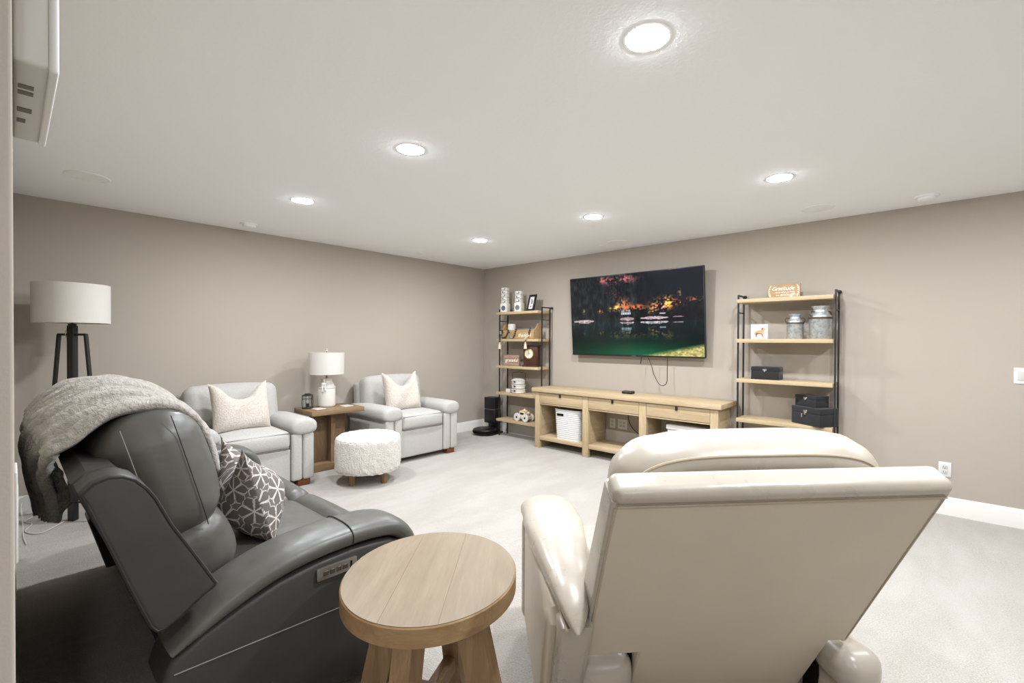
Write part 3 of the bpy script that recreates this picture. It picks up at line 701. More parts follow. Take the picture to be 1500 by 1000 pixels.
for q in range(12):
    aq = q*math.pi/6; p = Vector((-0.02+0.047*math.sin(aq), -0.0600, 0.172+0.047*math.cos(aq))); p2 = Vector((-0.02+0.054*math.sin(aq), -0.0600, 0.172+0.054*math.cos(aq))); bar(p, p2, 0.003, 0.001, hd, (0, 1, 0))
link('hands', hd, M['dark'], di)
# fourth tier: tiered enamel carrier and a little white block
tc = thing('stacked_tin_carrier', 'white three-layer tin carrier with a black wire handle on the left shelf', 'tin carrier', (0.91, -0.19, LV[3]), R(10))
for k in range(3):
    z = k*0.062
    link('tin', lathe([(0, z), (0.085, z), (0.098, z+0.008), (0.100, z+0.040), (0.106, z+0.046), (0.106, z+0.054), (0.096, z+0.058), (0, z+0.058)], 32), M['ceramic'], tc)
    link('clip', box(-0.014, 0.014, -0.112, -0.10, z+0.030, z+0.050, 0.002, 1), M['bead_dark'], tc)
link('lid', lathe([(0, 0.206), (0.05, 0.203), (0.09, 0.192), (0.10, 0.186), (0, 0.186)], 32), M['ceramic'], tc)
link('wire_handle', tube([(-0.108, 0, 0.03), (-0.108, 0, 0.17), (-0.104, 0, 0.28), (-0.02, 0, 0.286), (0, 0, 0.298), (0.02, 0, 0.286), (0.104, 0, 0.28), (0.108, 0, 0.17), (0.108, 0, 0.03)], 0.0035, 6), M['black'], tc)
tag(link('salt_block', rbox(0, 0, 0.026, 0.075, 0.05, 0.052, 0.008, 3), M['ceramic'], None, 40, (0.765, -0.24, LV[3])), 'small white block left of the stacked tin carrier', 'ornament')
# fifth tier: white wooden toy truck with round wheels
tk = thing('toy_truck', 'cream wooden toy truck with white round wheels on the lowest left shelf tier', 'toy truck', (1.02, -0.20, LV[4]), R(0))
M['toy'] = plain('cream_painted_wood', srgb(224, 206, 176), 0.6, 0.3, var=0.05)
link('body', prism([(-0.105, 0.035), (0.105, 0.035), (0.105, 0.075), (0.055, 0.085), (0.045, 0.13), (-0.045, 0.13), (-0.055, 0.085), (-0.105, 0.075)], -0.045, 0.045, 0.006, 2, 'y'), M['toy'], tk)
link('window', box(-0.034, 0.034, -0.0475, -0.044, 0.092, 0.118, 0.002, 1), M['black_plastic'], tk)
WR = Matrix.Rotation(R(90), 4, 'X')
for sx in (-0.074, 0.074):
    for sy in (-0.060, 0.060):
        wh = link('wheel', xf(lathe([(0, -0.012), (0.05, -0.012), (0.055, -0.006), (0.055, 0.006), (0.05, 0.012), (0, 0.012)], 28), Matrix.Translation((sx, sy, 0.055)) @ WR), M['white'], tk)
        link('hub', xf(lathe([(0, -0.014), (0.014, -0.014), (0.014, 0.014), (0, 0.014)], 16), Matrix.Translation((sx, sy, 0.055)) @ WR), M['dark'], wh)
for k in range(5):
    bb = bmesh.new(); bmesh.ops.create_icosphere(bb, subdivisions=2, radius=0.022); link('load_ball', tr(bb, -0.07+k*0.035, 0.012, 0.146-abs(k-2)*0.016), M['bead_wood'] if k % 2 else M['toy'], tk)

# ------------------------------------------------------------------ robot vacuum and dock
dk = thing('vacuum_dock', 'tall black robot vacuum dock standing in the room corner', 'vacuum dock', (0.365, -0.20, 0), R(10))
link('base_plate', rbox(0, -0.03, 0.012, 0.29, 0.30, 0.024, 0.011, 4), M['black_plastic'], dk)
link('tower_lower', rbox(0, 0.045, 0.19, 0.185, 0.15, 0.09, 0.02, 4), M['black_plastic'], dk)
link('tower', box(-0.095, 0.095, -0.035, 0.125, 0.15, 0.345, 0.012, 3), M['black_plastic'], dk)
link('trim_band', box(-0.0965, 0.0965, -0.0365, 0.1265, 0.345, 0.350, 0.001, 1), M['chrome'], dk)
link('bin_lid', box(-0.095, 0.095, -0.035, 0.125, 0.351, 0.52, 0.012, 3), M['black_plastic'], dk)
link('rear_column', box(-0.085, 0.085, 0.05, 0.125, 0.02, 0.2, 0.01, 2), M['black_plastic'], dk)
rb = thing('robot_vacuum', 'round black robot vacuum parked in front of its dock', 'robot vacuum', (0.385, -0.335, 0.012))
link('body', lathe([(0, 0.012), (0.155, 0.012), (0.168, 0.020), (0.171, 0.03), (0.171, 0.062), (0.166, 0.072), (0.15, 0.077), (0, 0.078)], 44), M['black_plastic'], rb)
link('bumper', lathe([(0.1715, 0.026), (0.174, 0.03), (0.174, 0.056), (0.1715, 0.060)], 44), M['dust'], rb)
link('top_ring', lathe([(0.045, 0.078), (0.05, 0.080), (0.055, 0.078)], 32), M['chrome'], rb)
for s in (-1, 1): link('wheel', box(s*0.11-0.012, s*0.11+0.012, -0.035, 0.035, -0.012, 0.04, 0.006, 2), M['dust'], rb)

# ------------------------------------------------------------------ armchairs (face +x, back to the left wall)
def armchair(label, loc):
    t = thing('armchair', label, 'armchair', loc, 0, 'light grey armchairs')
    HW = 0.482; AW = 0.20
    for s in (-1, 1):
        yo, yi = s*HW, s*(HW-AW)
        a, b = sorted((yo, yi))
        arm = link('arm', box(0.05, 0.825, a+0.006, b-0.006, 0.055, 0.53, 0.02, 3), M['tweed'], t)
        # rolled top with a rounded front end
        pr = []; cyy = s*(HW-AW/2+0.012)
        tb = bmesh.new(); rings = []
        for x, k in ((0.03, 0.90), (0.06, 1.0), (0.30, 1.0), (0.60, 1.0), (0.78, 1.0), (0.825, 0.985), (0.852, 0.93), (0.868, 0.80), (0.875, 0.55), (0.877, 0.05)):
            ring = []
            for q in range(24):
                th = 2*math.pi*q/24; c_, s_ = math.cos(th), math.sin(th)
                yy = math.copysign(abs(c_)**0.8, c_)*0.122*k; zz = math.copysign(abs(s_)**0.8, s_)*0.072*k
                ring.append(tb.verts.new((x, cyy+yy, 0.542+zz+(0.012 if s_ > 0 else 0)*s_-0.02*(x < 0.1))))
            rings.append(ring)
        for r0, r1 in zip(rings, rings[1:]):
            for q in range(24): tb.faces.new((r0[q], r0[(q+1) % 24], r1[(q+1) % 24], r1[q]))
        tb.faces.new(list(reversed(rings[0]))); tb.faces.new(rings[-1]); bmesh.ops.recalc_face_normals(tb, faces=tb.faces[:])
        link('arm_roll', tb, M['tweed'], arm)
        yc = (yo+yi)/2
        for (u, v) in ((yi, yi+s*0.094), (yi+s*0.100, yo)):
            p, q = sorted((u, v)); rb_ = rbox(0.835, (p+q)/2, 0.275, 0.045, q-p, 0.43, 0.022, 4, (0.006, 0, 0)); link('front_panel', rb_, M['tweed'], arm)
    ins = HW-AW
    link('front_rail', rbox(0.42, 0, 0.205, 0.82, 2*ins+0.004, 0.30, 0.018, 5, (0.004, 0, 0)), M['tweed'], t)
    sc_ = link('seat_cushion', rbox(0.50, 0, 0.437, 0.70, 2*ins-0.004, 0.165, 0.045, 7, (0.02, 0, 0.028)), M['tweed'], t)
    for z in (0.372, 0.500): link('piping', tube([(0.845, y, z) for y in np.linspace(-ins+0.02, ins-0.02, 8)], 0.005, 6), M['tweed_seam'], sc_)
    link('back_frame', xf(rbox(0.075, 0, 0.46, 0.13, 0.80, 0.76, 0.04, 6), about((0.08, 0, 0.1), 0, R(-3))), M['tweed'], t)
    bc = link('back_cushion', xf(rbox(0.22, 0, 0.685, 0.20, 0.76, 0.45, 0.075, 8, (0.045, 0.01, 0.02)), about((0.2, 0, 0.48), 0, R(-9))), M['tweed'], t)
    for (x, y) in ((0.79, -0.40), (0.79, 0.40), (0.10, -0.40), (0.10, 0.40)):
        link('foot', prism([(-0.045, 0.058), (0.045, 0.058), (0.036, 0), (-0.036, 0)], y-0.055, y+0.055, 0.004, 1, 'y').copy() if False else tr(prism([(-0.045, 0.058), (0.045, 0.058), (0.036, 0), (-0.036, 0)], y-0.055, y+0.055, 0.004, 1, 'y'), x, 0, 0), M['foot'], t)
    return t
ac1 = armchair('light grey tweed armchair nearest the room corner, right of the wooden end table', (0.05, -1.755, 0))
ac2 = dup(ac1, 'armchair', 'light grey tweed armchair left of the wooden end table, partly hidden by the dark sofa', (0.03, -3.455, 0))

def pillow(w, h, th, n=36, chop=0.0, pinch=0.06, ear=0.0, px=0.55, pq=4):
    """square cushion in the x-z plane (normal y), bottom at z=0"""
    t = bmesh.new(); F = {}; 
    for side in (1, -1):
        for j in range(n+1):
            for i in range(n+1):
                u = -1+2*i/n; v = -1+2*j/n
                edge = (i in (0, n) or j in (0, n))
                if side < 0 and edge: F[(side, i, j)] = F[(1, i, j)]; continue
                pu = 1-pinch*(1-v*v)*abs(u)**3; pv = 1-pinch*(1-u*u)*abs(v)**3
                x = u*w/2*pu; z = (v*pv+1)*h/2
                prof = max(0, (1-abs(u)**pq))**px*max(0, (1-abs(v)**pq))**px
                y = side*th/2*prof
                if chop:
                    k = math.exp(-(abs(u)/0.56)**3.2)*max(0, (v+0.35)/1.35)**1.6
                    z -= chop*k; y *= 1-0.25*k*(v > 0)
                    z += ear*(abs(u)**3)*max(0, v)**3
                    y += side*0.010*math.sin(u*5+v*3)*prof
                if v < 0: z = z*(1-0.0)
                F[(side, i, j)] = t.verts.new((x, y, z))
    for side in (1, -1):
        for j in range(n):
            for i in range(n):
                q = [F[(side, i, j)], F[(side, i+1, j)], F[(side, i+1, j+1)], F[(side, i, j+1)]]
                if side > 0: q.reverse()
                t.faces.new(q)
    bmesh.ops.recalc_face_normals(t, faces=t.faces[:]); return t
def set_rot(o, M4): o.matrix_basis = M4; return o
def place_pillow(o, loc, rz, lean): o.matrix_basis = Matrix.Translation(loc) @ Matrix.Rotation(rz, 4, 'Z') @ Matrix.Rotation(lean, 4, 'X'); return o
p = tag(link('throw_pillow', pillow(0.47, 0.43, 0.17, chop=0.125, ear=0.035), M['fur'], None, 60), 'cream fluffy pillow with a dented top on the far armchair by the corner', 'pillow', 'cream fluffy pillows')
place_pillow(p, (0.585, -1.80, 0.522), R(-88), R(14))
p = tag(link('throw_pillow', pillow(0.48, 0.42, 0.18, chop=0.12, ear=0.03), M['fur'], None, 60), 'cream fluffy pillow with a dented top on the armchair behind the dark sofa', 'pillow', 'cream fluffy pillows')
place_pillow(p, (0.575, -3.47, 0.522), R(-86), R(14))

# ------------------------------------------------------------------ end table and what stands on it
et = thing('end_table', 'brown oak pedestal end table between the two grey armchairs', 'table', (0.44, -2.62, 0))
link('tabletop', box(-0.215, 0.215, -0.275, 0.275, 0.588, 0.636, 0.003, 2), M['rust'], et)
link('plinth', box(-0.19, 0.10, -0.21, 0.21, 0.0, 0.075, 0.003, 2), M['rust'], et)
link('cross_panel', box(-0.17, 0.07, -0.017, 0.033, 0.075, 0.588, 0.002, 1), M['rust_z'], et)
link('cross_panel', box(-0.075, -0.03, -0.18, -0.017, 0.075, 0.588, 0.002, 1), M['rust_z'], et)
link('cross_panel', box(-0.075, -0.03, 0.033, 0.18, 0.075, 0.588, 0.002, 1), M['rust_z'], et)
tl = thing('table_lamp', 'white ceramic jug table lamp with a white drum shade on the end table', 'lamp', (0.36, -2.615, 0.636), R(-40))
link('jug_base', lathe([(0, 0), (0.078, 0), (0.086, 0.008), (0.088, 0.02), (0.087, 0.185), (0.083, 0.200), (0.078, 0.206), (0.080, 0.212), (0.072, 0.235), (0.058, 0.262), (0.055, 0.275), (0.060, 0.290), (0.064, 0.298), (0.058, 0.303), (0.02, 0.303), (0, 0.303)], 40), M['ceramic'], tl)
link('jug_band', lathe([(0.0865, 0.196), (0.0905, 0.200), (0.0905, 0.206), (0.078, 0.212)], 40), M['ceramic'], tl)
link('handle', tube(smooth_path([(0.058, 0, 0.285), (0.078, 0, 0.296), (0.096, 0, 0.28), (0.098, 0, 0.245), (0.094, 0, 0.215), (0.083, 0, 0.20)], 5), 0.009, 8), M['ceramic'], tl)
bw = rbox(0.100, 0, 0.245, 0.022, 0.045, 0.03, 0.01, 3); rbox(0.102, 0.012, 0.205, 0.012, 0.018, 0.06, 0.006, 3, bm=bw); rbox(0.102, -0.014, 0.20, 0.012, 0.018, 0.07, 0.006, 3, bm=bw)
link('ribbon_bow', bw, M['paper'], tl)
link('neck', cyl(0, 0, 0.303, 0.375, 0.011, 16), M['brass'], tl)
link('shade', lathe([(0.170, 0.345), (0.1725, 0.345), (0.1765, 0.575), (0.174, 0.575), (0.170, 0.345)], 56), M['shade'], tl)
sp = cyl(0, 0, 0.37, 0.60, 0.003, 8)
for q in range(3): bar((0, 0, 0.572), (0.174*math.cos(q*2.094), 0.174*math.sin(q*2.094), 0.572), 0.004, 0.003, sp)
link('spider', sp, M['brass'], tl)
link('finial', lathe([(0, 0.59), (0.010, 0.592), (0.006, 0.602), (0.011, 0.612), (0.0, 0.620)], 16), M['ceramic'], tl)
blb = lathe([(0, 0.375), (0.014, 0.378), (0.016, 0.40), (0.030, 0.43), (0.030, 0.455), (0.018, 0.478), (0, 0.484)], 20); link('bulb', blb, M['white'], tl)
ln = thing('candle_lantern', 'small black wire lantern with glass panes and a candle on the end table', 'lantern', (0.385, -2.825, 0.636), R(20))
link('base', lathe([(0, 0), (0.053, 0), (0.055, 0.006), (0.053, 0.014), (0, 0.014)], 6), M['black'], ln)
link('roof', lathe([(0.055, 0.132), (0.055, 0.138), (0.04, 0.146), (0.028, 0.150), (0.028, 0.156), (0, 0.158)], 6), M['black'], ln)
gl = N('clear_glass', 0.02, 0.5); gl.set('Transmission Weight', 1.0); gl.set('IOR', 1.45); gl.color((0.95, 0.97, 0.97, 1)); M['glass'] = gl.m
for k in range(6):
    a0 = k*math.pi/3; a1 = (k+1)*math.pi/3; p0 = Vector((0.050*math.cos(a0), 0.050*math.sin(a0), 0)); p1 = Vector((0.050*math.cos(a1), 0.050*math.sin(a1), 0))
    link('rib', tube([p0+Vector((0, 0, 0.012)), p0*1.06+Vector((0, 0, 0.07)), p0+Vector((0, 0, 0.134))], 0.0035, 6), M['black'], ln)
    link('pane', bar(p0*0.93+(p1-p0)*0.05+Vector((0, 0, 0.073)), p1*0.93-(p1-p0)*0.05+Vector((0, 0, 0.073)), 0.0015, 0.115), M['glass'], ln)
    link('crossbar', bar(p0+Vector((0, 0, 0.10)), p1+Vector((0, 0, 0.10)), 0.003, 0.004), M['black'], ln)
link('candle', cyl(0, 0, 0.014, 0.055, 0.016, 18, 0.003), M['black_plastic'], ln)
for x, y, rz, lab in ((0.505, -2.765, 0.15, 'white square coaster at the near corner of the end table'), (0.50, -2.465, 0.1, 'white square coaster at the far side of the end table, beside the lamp')):
    o = tag(link('coaster', box(-0.052, 0.052, -0.052, 0.052, 0, 0.008, 0.002, 1), M['ceramic'], None, 40, (x, y, 0.636)), lab, 'coaster', 'white coasters'); o.rotation_euler = (0, 0, rz)

# ------------------------------------------------------------------ ottoman
ot = thing('ottoman', 'round ivory sherpa ottoman on short wooden legs in front of the end table', 'ottoman', (1.156, -2.579, 0))
def sherpa():
    t = lathe([(0, 0.46), (0.10, 0.459), (0.20, 0.454), (0.26, 0.443), (0.288, 0.425), (0.297, 0.40), (0.300, 0.30), (0.300, 0.20), (0.297, 0.145), (0.288, 0.122), (0.26, 0.115), (0, 0.115)], 72)
    bmesh.ops.subdivide_edges(t, edges=t.edges[:], cuts=3, use_grid_fill=True)
    from mathutils import noise
    for v in t.verts:
        p = v.co.copy(); nv = Vector((p.x, p.y, (p.z-0.28)*1.2)).normalized()
        if p.z > 0.118:
            d = noise.noise(p*55)*0.006+noise.noise(p*24)*0.004; v.co = p+nv*d
    return t
link('upholstery', sherpa(), M['sherpa'], ot, 60)
for a_ in (-78, 20, 110, 200):
    x, y = 0.185*math.cos(R(a_)), 0.185*math.sin(R(a_))
    link('leg', lathe([(0, 0), (0.026, 0), (0.028, 0.004), (0.034, 0.118), (0, 0.118)], 20, (x, y, 0)), M['leg_oak'], ot)

# ------------------------------------------------------------------ floor lamp
fl = thing('floor_lamp', 'black tripod-frame floor lamp with a white drum shade in the left corner', 'lamp', (0.45, -4.55, 0), R(41))
link('pole', bar((0, -0.0, 0.0), (0, 0, 1.44), 0.042, 0.042), M['black'], fl)
link('collar', lathe([(0, 1.425), (0.022, 1.425), (0.026, 1.432), (0.022, 1.44), (0.026, 1.452), (0, 1.46)], 20), M['black'], fl)
for s in (-1, 1):
    link('leg', bar((s*0.100, 0, 1.374), (s*0.225, 0, 0.0), 0.016, 0.022, None, (0, 1, 0)), M['black'], fl)
link('crossbar', bar((-0.106, 0, 1.374), (0.106, 0, 1.374), 0.016, 0.016), M['black'], fl)
link('crossbar', bar((-0.213, 0, 0.135), (0.213, 0, 0.135), 0.014, 0.014), M['black'], fl)
link('shade', lathe([(0.209, 1.458), (0.2115, 1.458), (0.2115, 1.742), (0.209, 1.742), (0.209, 1.458)], 64), M['shade'], fl)
sp = cyl(0, 0, 1.45, 1.74, 0.004, 8)
for q in range(3): bar((0, 0, 1.735), (0.21*math.cos(q*2.094), 0.21*math.sin(q*2.094), 1.735), 0.005, 0.004, sp)
link('spider', sp, M['black'], fl); link('bulb', tr(blb2 := lathe([(0, 0), (0.014, 0.003), (0.016, 0.02), (0.030, 0.05), (0.030, 0.075), (0.018, 0.098), (0, 0.104)], 20), 0, 0, 1.46), M['white'], fl)
link('cord', tube(smooth_path([(-0.02, -0.01, 1.43), (-0.04, -0.012, 1.38), (-0.022, -0.012, 1.30), (-0.022, -0.01, 1.0)], 5), 0.003, 6), M['white_dim'], fl)
cdl = thing('power_cord', 'white lamp power cord with a paper tag lying on the carpet at far left', 'cord', (0.5, -4.75, 0))
pc = [(0.46, -4.60, 0.006), (0.62, -4.72, 0.006), (0.50, -4.79, 0.005), (0.34, -4.755, 0.005), (0.24, -4.79, 0.005), (0.15, -4.73, 0.02), (0.10, -4.70, 0.10), (0.08, -4.74, 0.14), (0.06, -4.80, 0.10), (0.30, -4.80, 0.006), (0.62, -4.80, 0.005), (0.80, -4.79, 0.006)]
link('cable', tube(smooth_path([(a-0.5, b+4.75, c) for a, b, c in pc], 6), 0.004, 6), M['white_dim'], cdl)
link('paper_tag', xf(box(-0.085, 0.085, -0.0006, 0.0006, -0.05, 0.05), Matrix.Translation((-0.42, -0.012, 0.105)) @ Matrix.Rotation(R(62), 4, 'Z') @ Matrix.Rotation(R(-28), 4, 'Y')), M['paper'], cdl)

# ------------------------------------------------------------------ charcoal leather sofa (faces +y)
SX, SY = 2.55, -4.15
so = thing('leather_sofa', 'charcoal leather two-seat reclining sofa at left, seen from its side', 'sofa', (SX, SY, 0))
def sp_(name, bm, mat, par=None, sm=40): bmesh.ops.translate(bm, vec=(-SX, -SY, 0), verts=bm.verts[:]); return link(name, bm, mat, par or so, sm)
XO = 3.57; XI = 1.53
sp_('base_frame', box(XI+0.06, XO-0.06, -4.42, -3.80, 0.03, 0.30, 0.02, 2), M['dust'])
for x in (1.62, 3.46):
    for y in (-4.38, -3.84): sp_('foot', cyl(x, y, 0.0, 0.035, 0.03, 16), M['dust'])
seam = [(-4.575, 0.34), (-4.565, 0.378), (-4.55, 0.411), (-4.477, 0.454), (-4.36, 0.499), (-4.256, 0.532), (-4.13, 0.553), (-3.999, 0.560), (-3.866, 0.555), (-3.771, 0.546), (-3.70, 0.525), (-3.655, 0.47)]
FR = lambda y: y if y < -4.0 else -4.0+(y+4.0)*0.72          # arms end a little behind the seat front
seam = [(FR(y), z) for y, z in seam]
for s, xa, xb in ((1, XO-0.205, XO-0.005), (-1, XI+0.005, XI+0.205)):
    poly = [(y, z-0.008) for y, z in seam]+[(FR(-3.648), 0.40), (FR(-3.645), 0.05), (-4.50, 0.05)]
    arm = sp_('arm', prism(poly, xa, xb, 0.018, 3), M['leather_flat'])
    xc = (xa+xb)/2
    tp = lambda f: (0.113*min(1, 0.90+f)*(1 if f < 0.93 else 0.985), 0.040*min(1, 0.35+f*3.2), 0)
    path = [(-4.55, 0.420), (-4.50, 0.455), (-4.44, 0.492), (-4.36, 0.530), (-4.25, 0.566), (-4.12, 0.586), (-3.98, 0.592), (-3.85, 0.588), (-3.74, 0.572), (-3.67, 0.535), (-3.632, 0.475), (-3.622, 0.38), (-3.62, 0.20), (-3.62, 0.07)]
    path = [(FR(y), z) for y, z in path]
    sp_('arm_pad', padsweep(path, xc, 0.113, 0.042, 24, 2.8, tp), M['leather'], arm, 60)
    yy = -4.0
    ring = [(xc+0.1135*math.copysign(abs(math.cos(q))**(2/2.8), math.cos(q)), yy, 0.5925+0.0425*math.copysign(abs(math.sin(q))**(2/2.8), math.sin(q))) for q in np.linspace(-0.3, math.pi+0.3, 26)]
    sp_('pad_seam', tube(ring, 0.0022, 5), M['stitch_dark'], arm)
    xs = xb+0.0006 if s > 0 else xa-0.0006
    sp_('stitching', tube([(xs, -4.545, 0.365), (xs, -4.279, 0.357), (xs, -3.75, 0.338)], 0.0018, 5), M['stitch_grey'], arm)
    sp_('stitching', tube([(xs, -3.93, 0.343), (xs, -3.93, 0.06)], 0.0016, 5), M['stitch_grey'], arm)
# back shell and side wings
shell = [(-4.752, 0.945), (-4.72, 0.975), (-4.66, 0.972), (-4.60, 0.90), (-4.46, 0.56), (-4.40, 0.30), (-4.47, 0.12), (-4.50, 0.30), (-4.585, 0.51)]
sp_('back_shell', prism(shell, XI+0.12, XO-0.12, 0.012, 3), M['leather_flat'])
wing = [(-4.745, 0.945), (-4.722, 0.968), (-4.69, 0.979), (-4.66, 0.976), (-4.632, 0.961), (-4.605, 0.930), (-4.586, 0.898), (-4.546, 0.806), (-4.492, 0.705), (-4.440, 0.605), (-4.432, 0.590), (-4.440, 0.580), (-4.475, 0.562), (-4.524, 0.525), (-4.565, 0.503), (-4.582, 0.503), (-4.596, 0.522), (-4.642, 0.649), (-4.692, 0.797), (-4.730, 0.905)]
for s in (1, -1):
    a, b = ((XO-0.125, XO), (XI, XI+0.125))[0 if s > 0 else 1]
    wg = sp_('wing', prism(wing, a, b, 0.020, 4), M['leather_flat'])
    xs = XO-0.0035 if s > 0 else XI+0.0035
    cy, cz = -4.60, 0.75
    ins = [(y+(cy-y)*0.06, z+(cz-z)*0.04) for y, z in wing]
    sp_('piping', tube([(xs, y, z) for y, z in ins], 0.0046, 6, True), M['stitch_dark'], wg)
# seats, footrests, lumbar and head cushions
for i, (xa, xb) in enumerate(((1.745, 2.548), (2.552, 3.355))):
    xm = (xa+xb)/2; wx = xb-xa
    st = sp_('seat_cushion', rbox(xm, -4.11, 0.375, wx, 0.62, 0.20, 0.07, 8, (0, 0.01, 0.03)), M['leather'], None, 60)
    sp_('front_roll', rbox(xm, -3.775, 0.385, wx, 0.16, 0.20, 0.075, 7, (0, 0.02, 0.014)), M['leather'], st, 60)
    sp_('footrest', rbox(xm, -3.765, 0.18, wx, 0.09, 0.24, 0.03, 5, (0, 0.015, 0)), M['leather'], st, 60)
    lb = sp_('lumbar_cushion', xf(rbox(xm, -4.42, 0.60, wx, 0.24, 0.26, 0.095, 8, (0, 0.03, 0.01)), about((xm, -4.42, 0.55), R(20))), M['leather'], None, 60)
    hc = sp_('back_cushion', xf(rbox(xm, -4.515, 0.885, wx, 0.255, 0.44, 0.105, 10, (0.012, 0.045, 0.022)), about((xm, -4.50, 0.88), R(15))), M['leather'], None, 60)
    for yy, dz in ((-4.585, 0.0), (-4.455, 0.0)):
        loop = []
        for q in np.linspace(0, 1, 40):
            z = 0.672+q*0.43
            loop.append((xb+0.004, yy, z))
        # seam across the side face, following the puffed cushion
        pts = []
        for q in np.linspace(-0.88, 0.93, 16):
            f = (1-q*q)*(1-((yy+4.515)/0.1275)**2)
            pts.append(Vector((xb-0.006*(abs(q) > 0.85)+0.0125*max(f, 0)+0.0002, yy, 0.885+q*0.22)))
        tb = tube(pts, 0.0016, 5); xf(tb, about((xm, -4.50, 0.88), R(15)))
        sp_('stitching', tb, M['stitch_dark'] if yy > -4.5 else M['stitch_grey'], hc)
# power control plate on the near arm
pl = box(XO-0.006, XO+0.006, -4.135, -3.985, 0.479, 0.522, 0.002, 2)
plate = sp_('control_plate', pl, M['chrome'])
for k in range(4):
    y0 = -4.113+k*0.024
    sp_('button', box(XO+0.004, XO+0.0085, y0, y0+0.019, 0.492, 0.509, 0.0015, 1), M['galv_dark'], plate)
sp_('usb_port', box(XO+0.004, XO+0.0075, -4.012, -4.004, 0.488, 0.514, 0.001, 1), M['dark'], plate)

# patterned cushion
lp = pillow(0.40, 0.40, 0.25, 200, 0.07, 0.05, 0.045, 0.85, 2.3)
lo = tag(link('throw_pillow', lp, m_vcol('leaf_print_cloth', 0.9), None, 60), 'taupe pillow with a white leaf-outline pattern standing on the dark sofa seat', 'pillow')
bg = np.array(srgb(112, 104, 98)[:3]); wl = np.array(srgb(214, 206, 198)[:3])
DL = 0.132; LL = 0.074
def leaf(co):
    ex = max(0.0, 0.125-abs(co.y))
    x = co.x+math.copysign(0.55*ex*min(1, abs(co.x)/0.2)**2, co.x); z = co.z-0.2; z = z+math.copysign(0.55*ex*min(1, abs(z)/0.2)**2, z)
    if co.y < 0: x += 0.045; z += 0.03
    gz = z/(DL*0.866); c = None
    for j in range(int(math.floor(gz))-1, int(math.floor(gz))+3):
        ox = (j % 2)*0.5*DL; gi = math.floor((x-ox)/DL)
        for i in range(gi-1, gi+3):
            cx_, cz_ = i*DL+ox, j*DL*0.866; d = math.hypot(x-cx_, z-cz_)
            if c is None or d < c[0]: c = (d, x-cx_, z-cz_, (i*1.7+j*0.9))
    r, dx, dz, ph = c
    an = (math.atan2(dz, dx)-ph) % (math.pi/3)-math.pi/6
    along = r*math.cos(an); perp = abs(r*math.sin(an)); t_ = min(1.0, along/LL)
    hw = min(0.030*max(0.0, math.sin(math.pi*t_))**0.72, 0.50*along)
    if abs(perp-hw) < 0.0026 and along < LL*1.02: return wl
    return bg*(0.97 if perp < hw and along < LL else 1.12)
colorize(lo, leaf)
ed = []
place_pillow(lo, (2.975, -4.115, 0.485), R(-4), R(16))

# throw blanket over the far part of the sofa back
def blanket():
    prof = smooth_path([(0, -4.352, 0.84), (0, -4.385, 0.96), (0, -4.44, 1.055), (0, -4.52, 1.108), (0, -4.61, 1.122), (0, -4.69, 1.095), (0, -4.755, 1.035), (0, -4.792, 0.955), (0, -4.79, 0.87), (0, -4.778, 0.77), (0, -4.770, 0.64)], 9)
    n = len(prof)-1; nu = 150
    from mathutils import noise
    t = bmesh.new(); rows = []
    # arc length
    for i in range(nu+1):
        u = i/nu                      # 0 near edge, 1 far edge
        row = []
        for j in range(n+1):
            v = j/n
            back = max(0, (v-0.62)/0.38); front = max(0, (0.30-v)/0.30)
            xn = 3.27-0.30*back-0.10*front; xfar = 1.95+0.12*front-0.02*back
            x = xn+(xfar-xn)*u
            hem = 1-0.50*max(0, (u-0.70)/0.30)**1.2-0.16*max(0, 1-u*2.2)+0.09*math.sin(u*math.pi*8.2+0.35+0.45)**2-0.08
            if v > 0.62: vv = 0.62+(v-0.62)*hem
            else: vv = v
            fr = vv*n; k = min(int(fr), n-1); f = fr-k; p = prof[k].lerp(prof[k+1], f); q = (prof[k+1]-prof[k]).normalized(); nr = Vector((0, q.z, -q.y))
            if nr.z < 0 and v < 0.5: nr = -nr
            nr = Vector((0, -q.z, q.y)); 
            if (nr.y*(p.y+4.58)+nr.z*(p.z-0.9)) < 0: nr = -nr
            a = 0.004+0.026*min(1, back*1.4)
            fold = a*(1.7*abs(math.sin(u*math.pi*8.2+0.35+0.5*v))**0.8-0.95)
            roll = 0.020*math.exp(-((u-0.012)/0.02)**2)
            wr = 0.020*noise.noise(Vector((x*15+v*4, v*5.0, 0)))+0.009*noise.noise(Vector((x*36+v*6, v*10, 3)))
            mid = 0.034*math.sin(math.pi*min(1, u*1.15))**0.7*(1-back)
            off = -0.004+0.012*min(1, u*6)+fold+roll+wr*(1-0.5*back)+mid
            p = p+nr*max(off, 0.004) if back < 0.05 else p+nr*(off-0.014)*0.9
            p.y += min(1, back*1.3)*0.030*(1-min(1, u*2.6))
            p.z -= 0.05*math.exp(-u/0.10)*math.exp(-((v-0.52)/0.13)**2)
            p.y = max(p.y, -4.836)
            row.append(t.verts.new((x+0.012*math.sin(v*14+u*3)*(1 if 0 < i < nu else 0.6), p.y, p.z)))
        rows.append(row)
    for a, b in zip(rows, rows[1:]):
        for j in range(n): t.faces.new((a[j], a[j+1], b[j+1], b[j]))
    bmesh.ops.recalc_face_normals(t, faces=t.faces[:]); return t
mb = N('grey_plush_blanket', 0.9, 0.1); vv = mb.coord()
mb.color(mb.ramp(mb.noise(mb.coord((2, 9, 9)), 5, 4, 0.6), [(0.35, srgb(152, 146, 137)), (0.65, srgb(182, 175, 165))])); mb.set('Sheen Weight', 0.5)
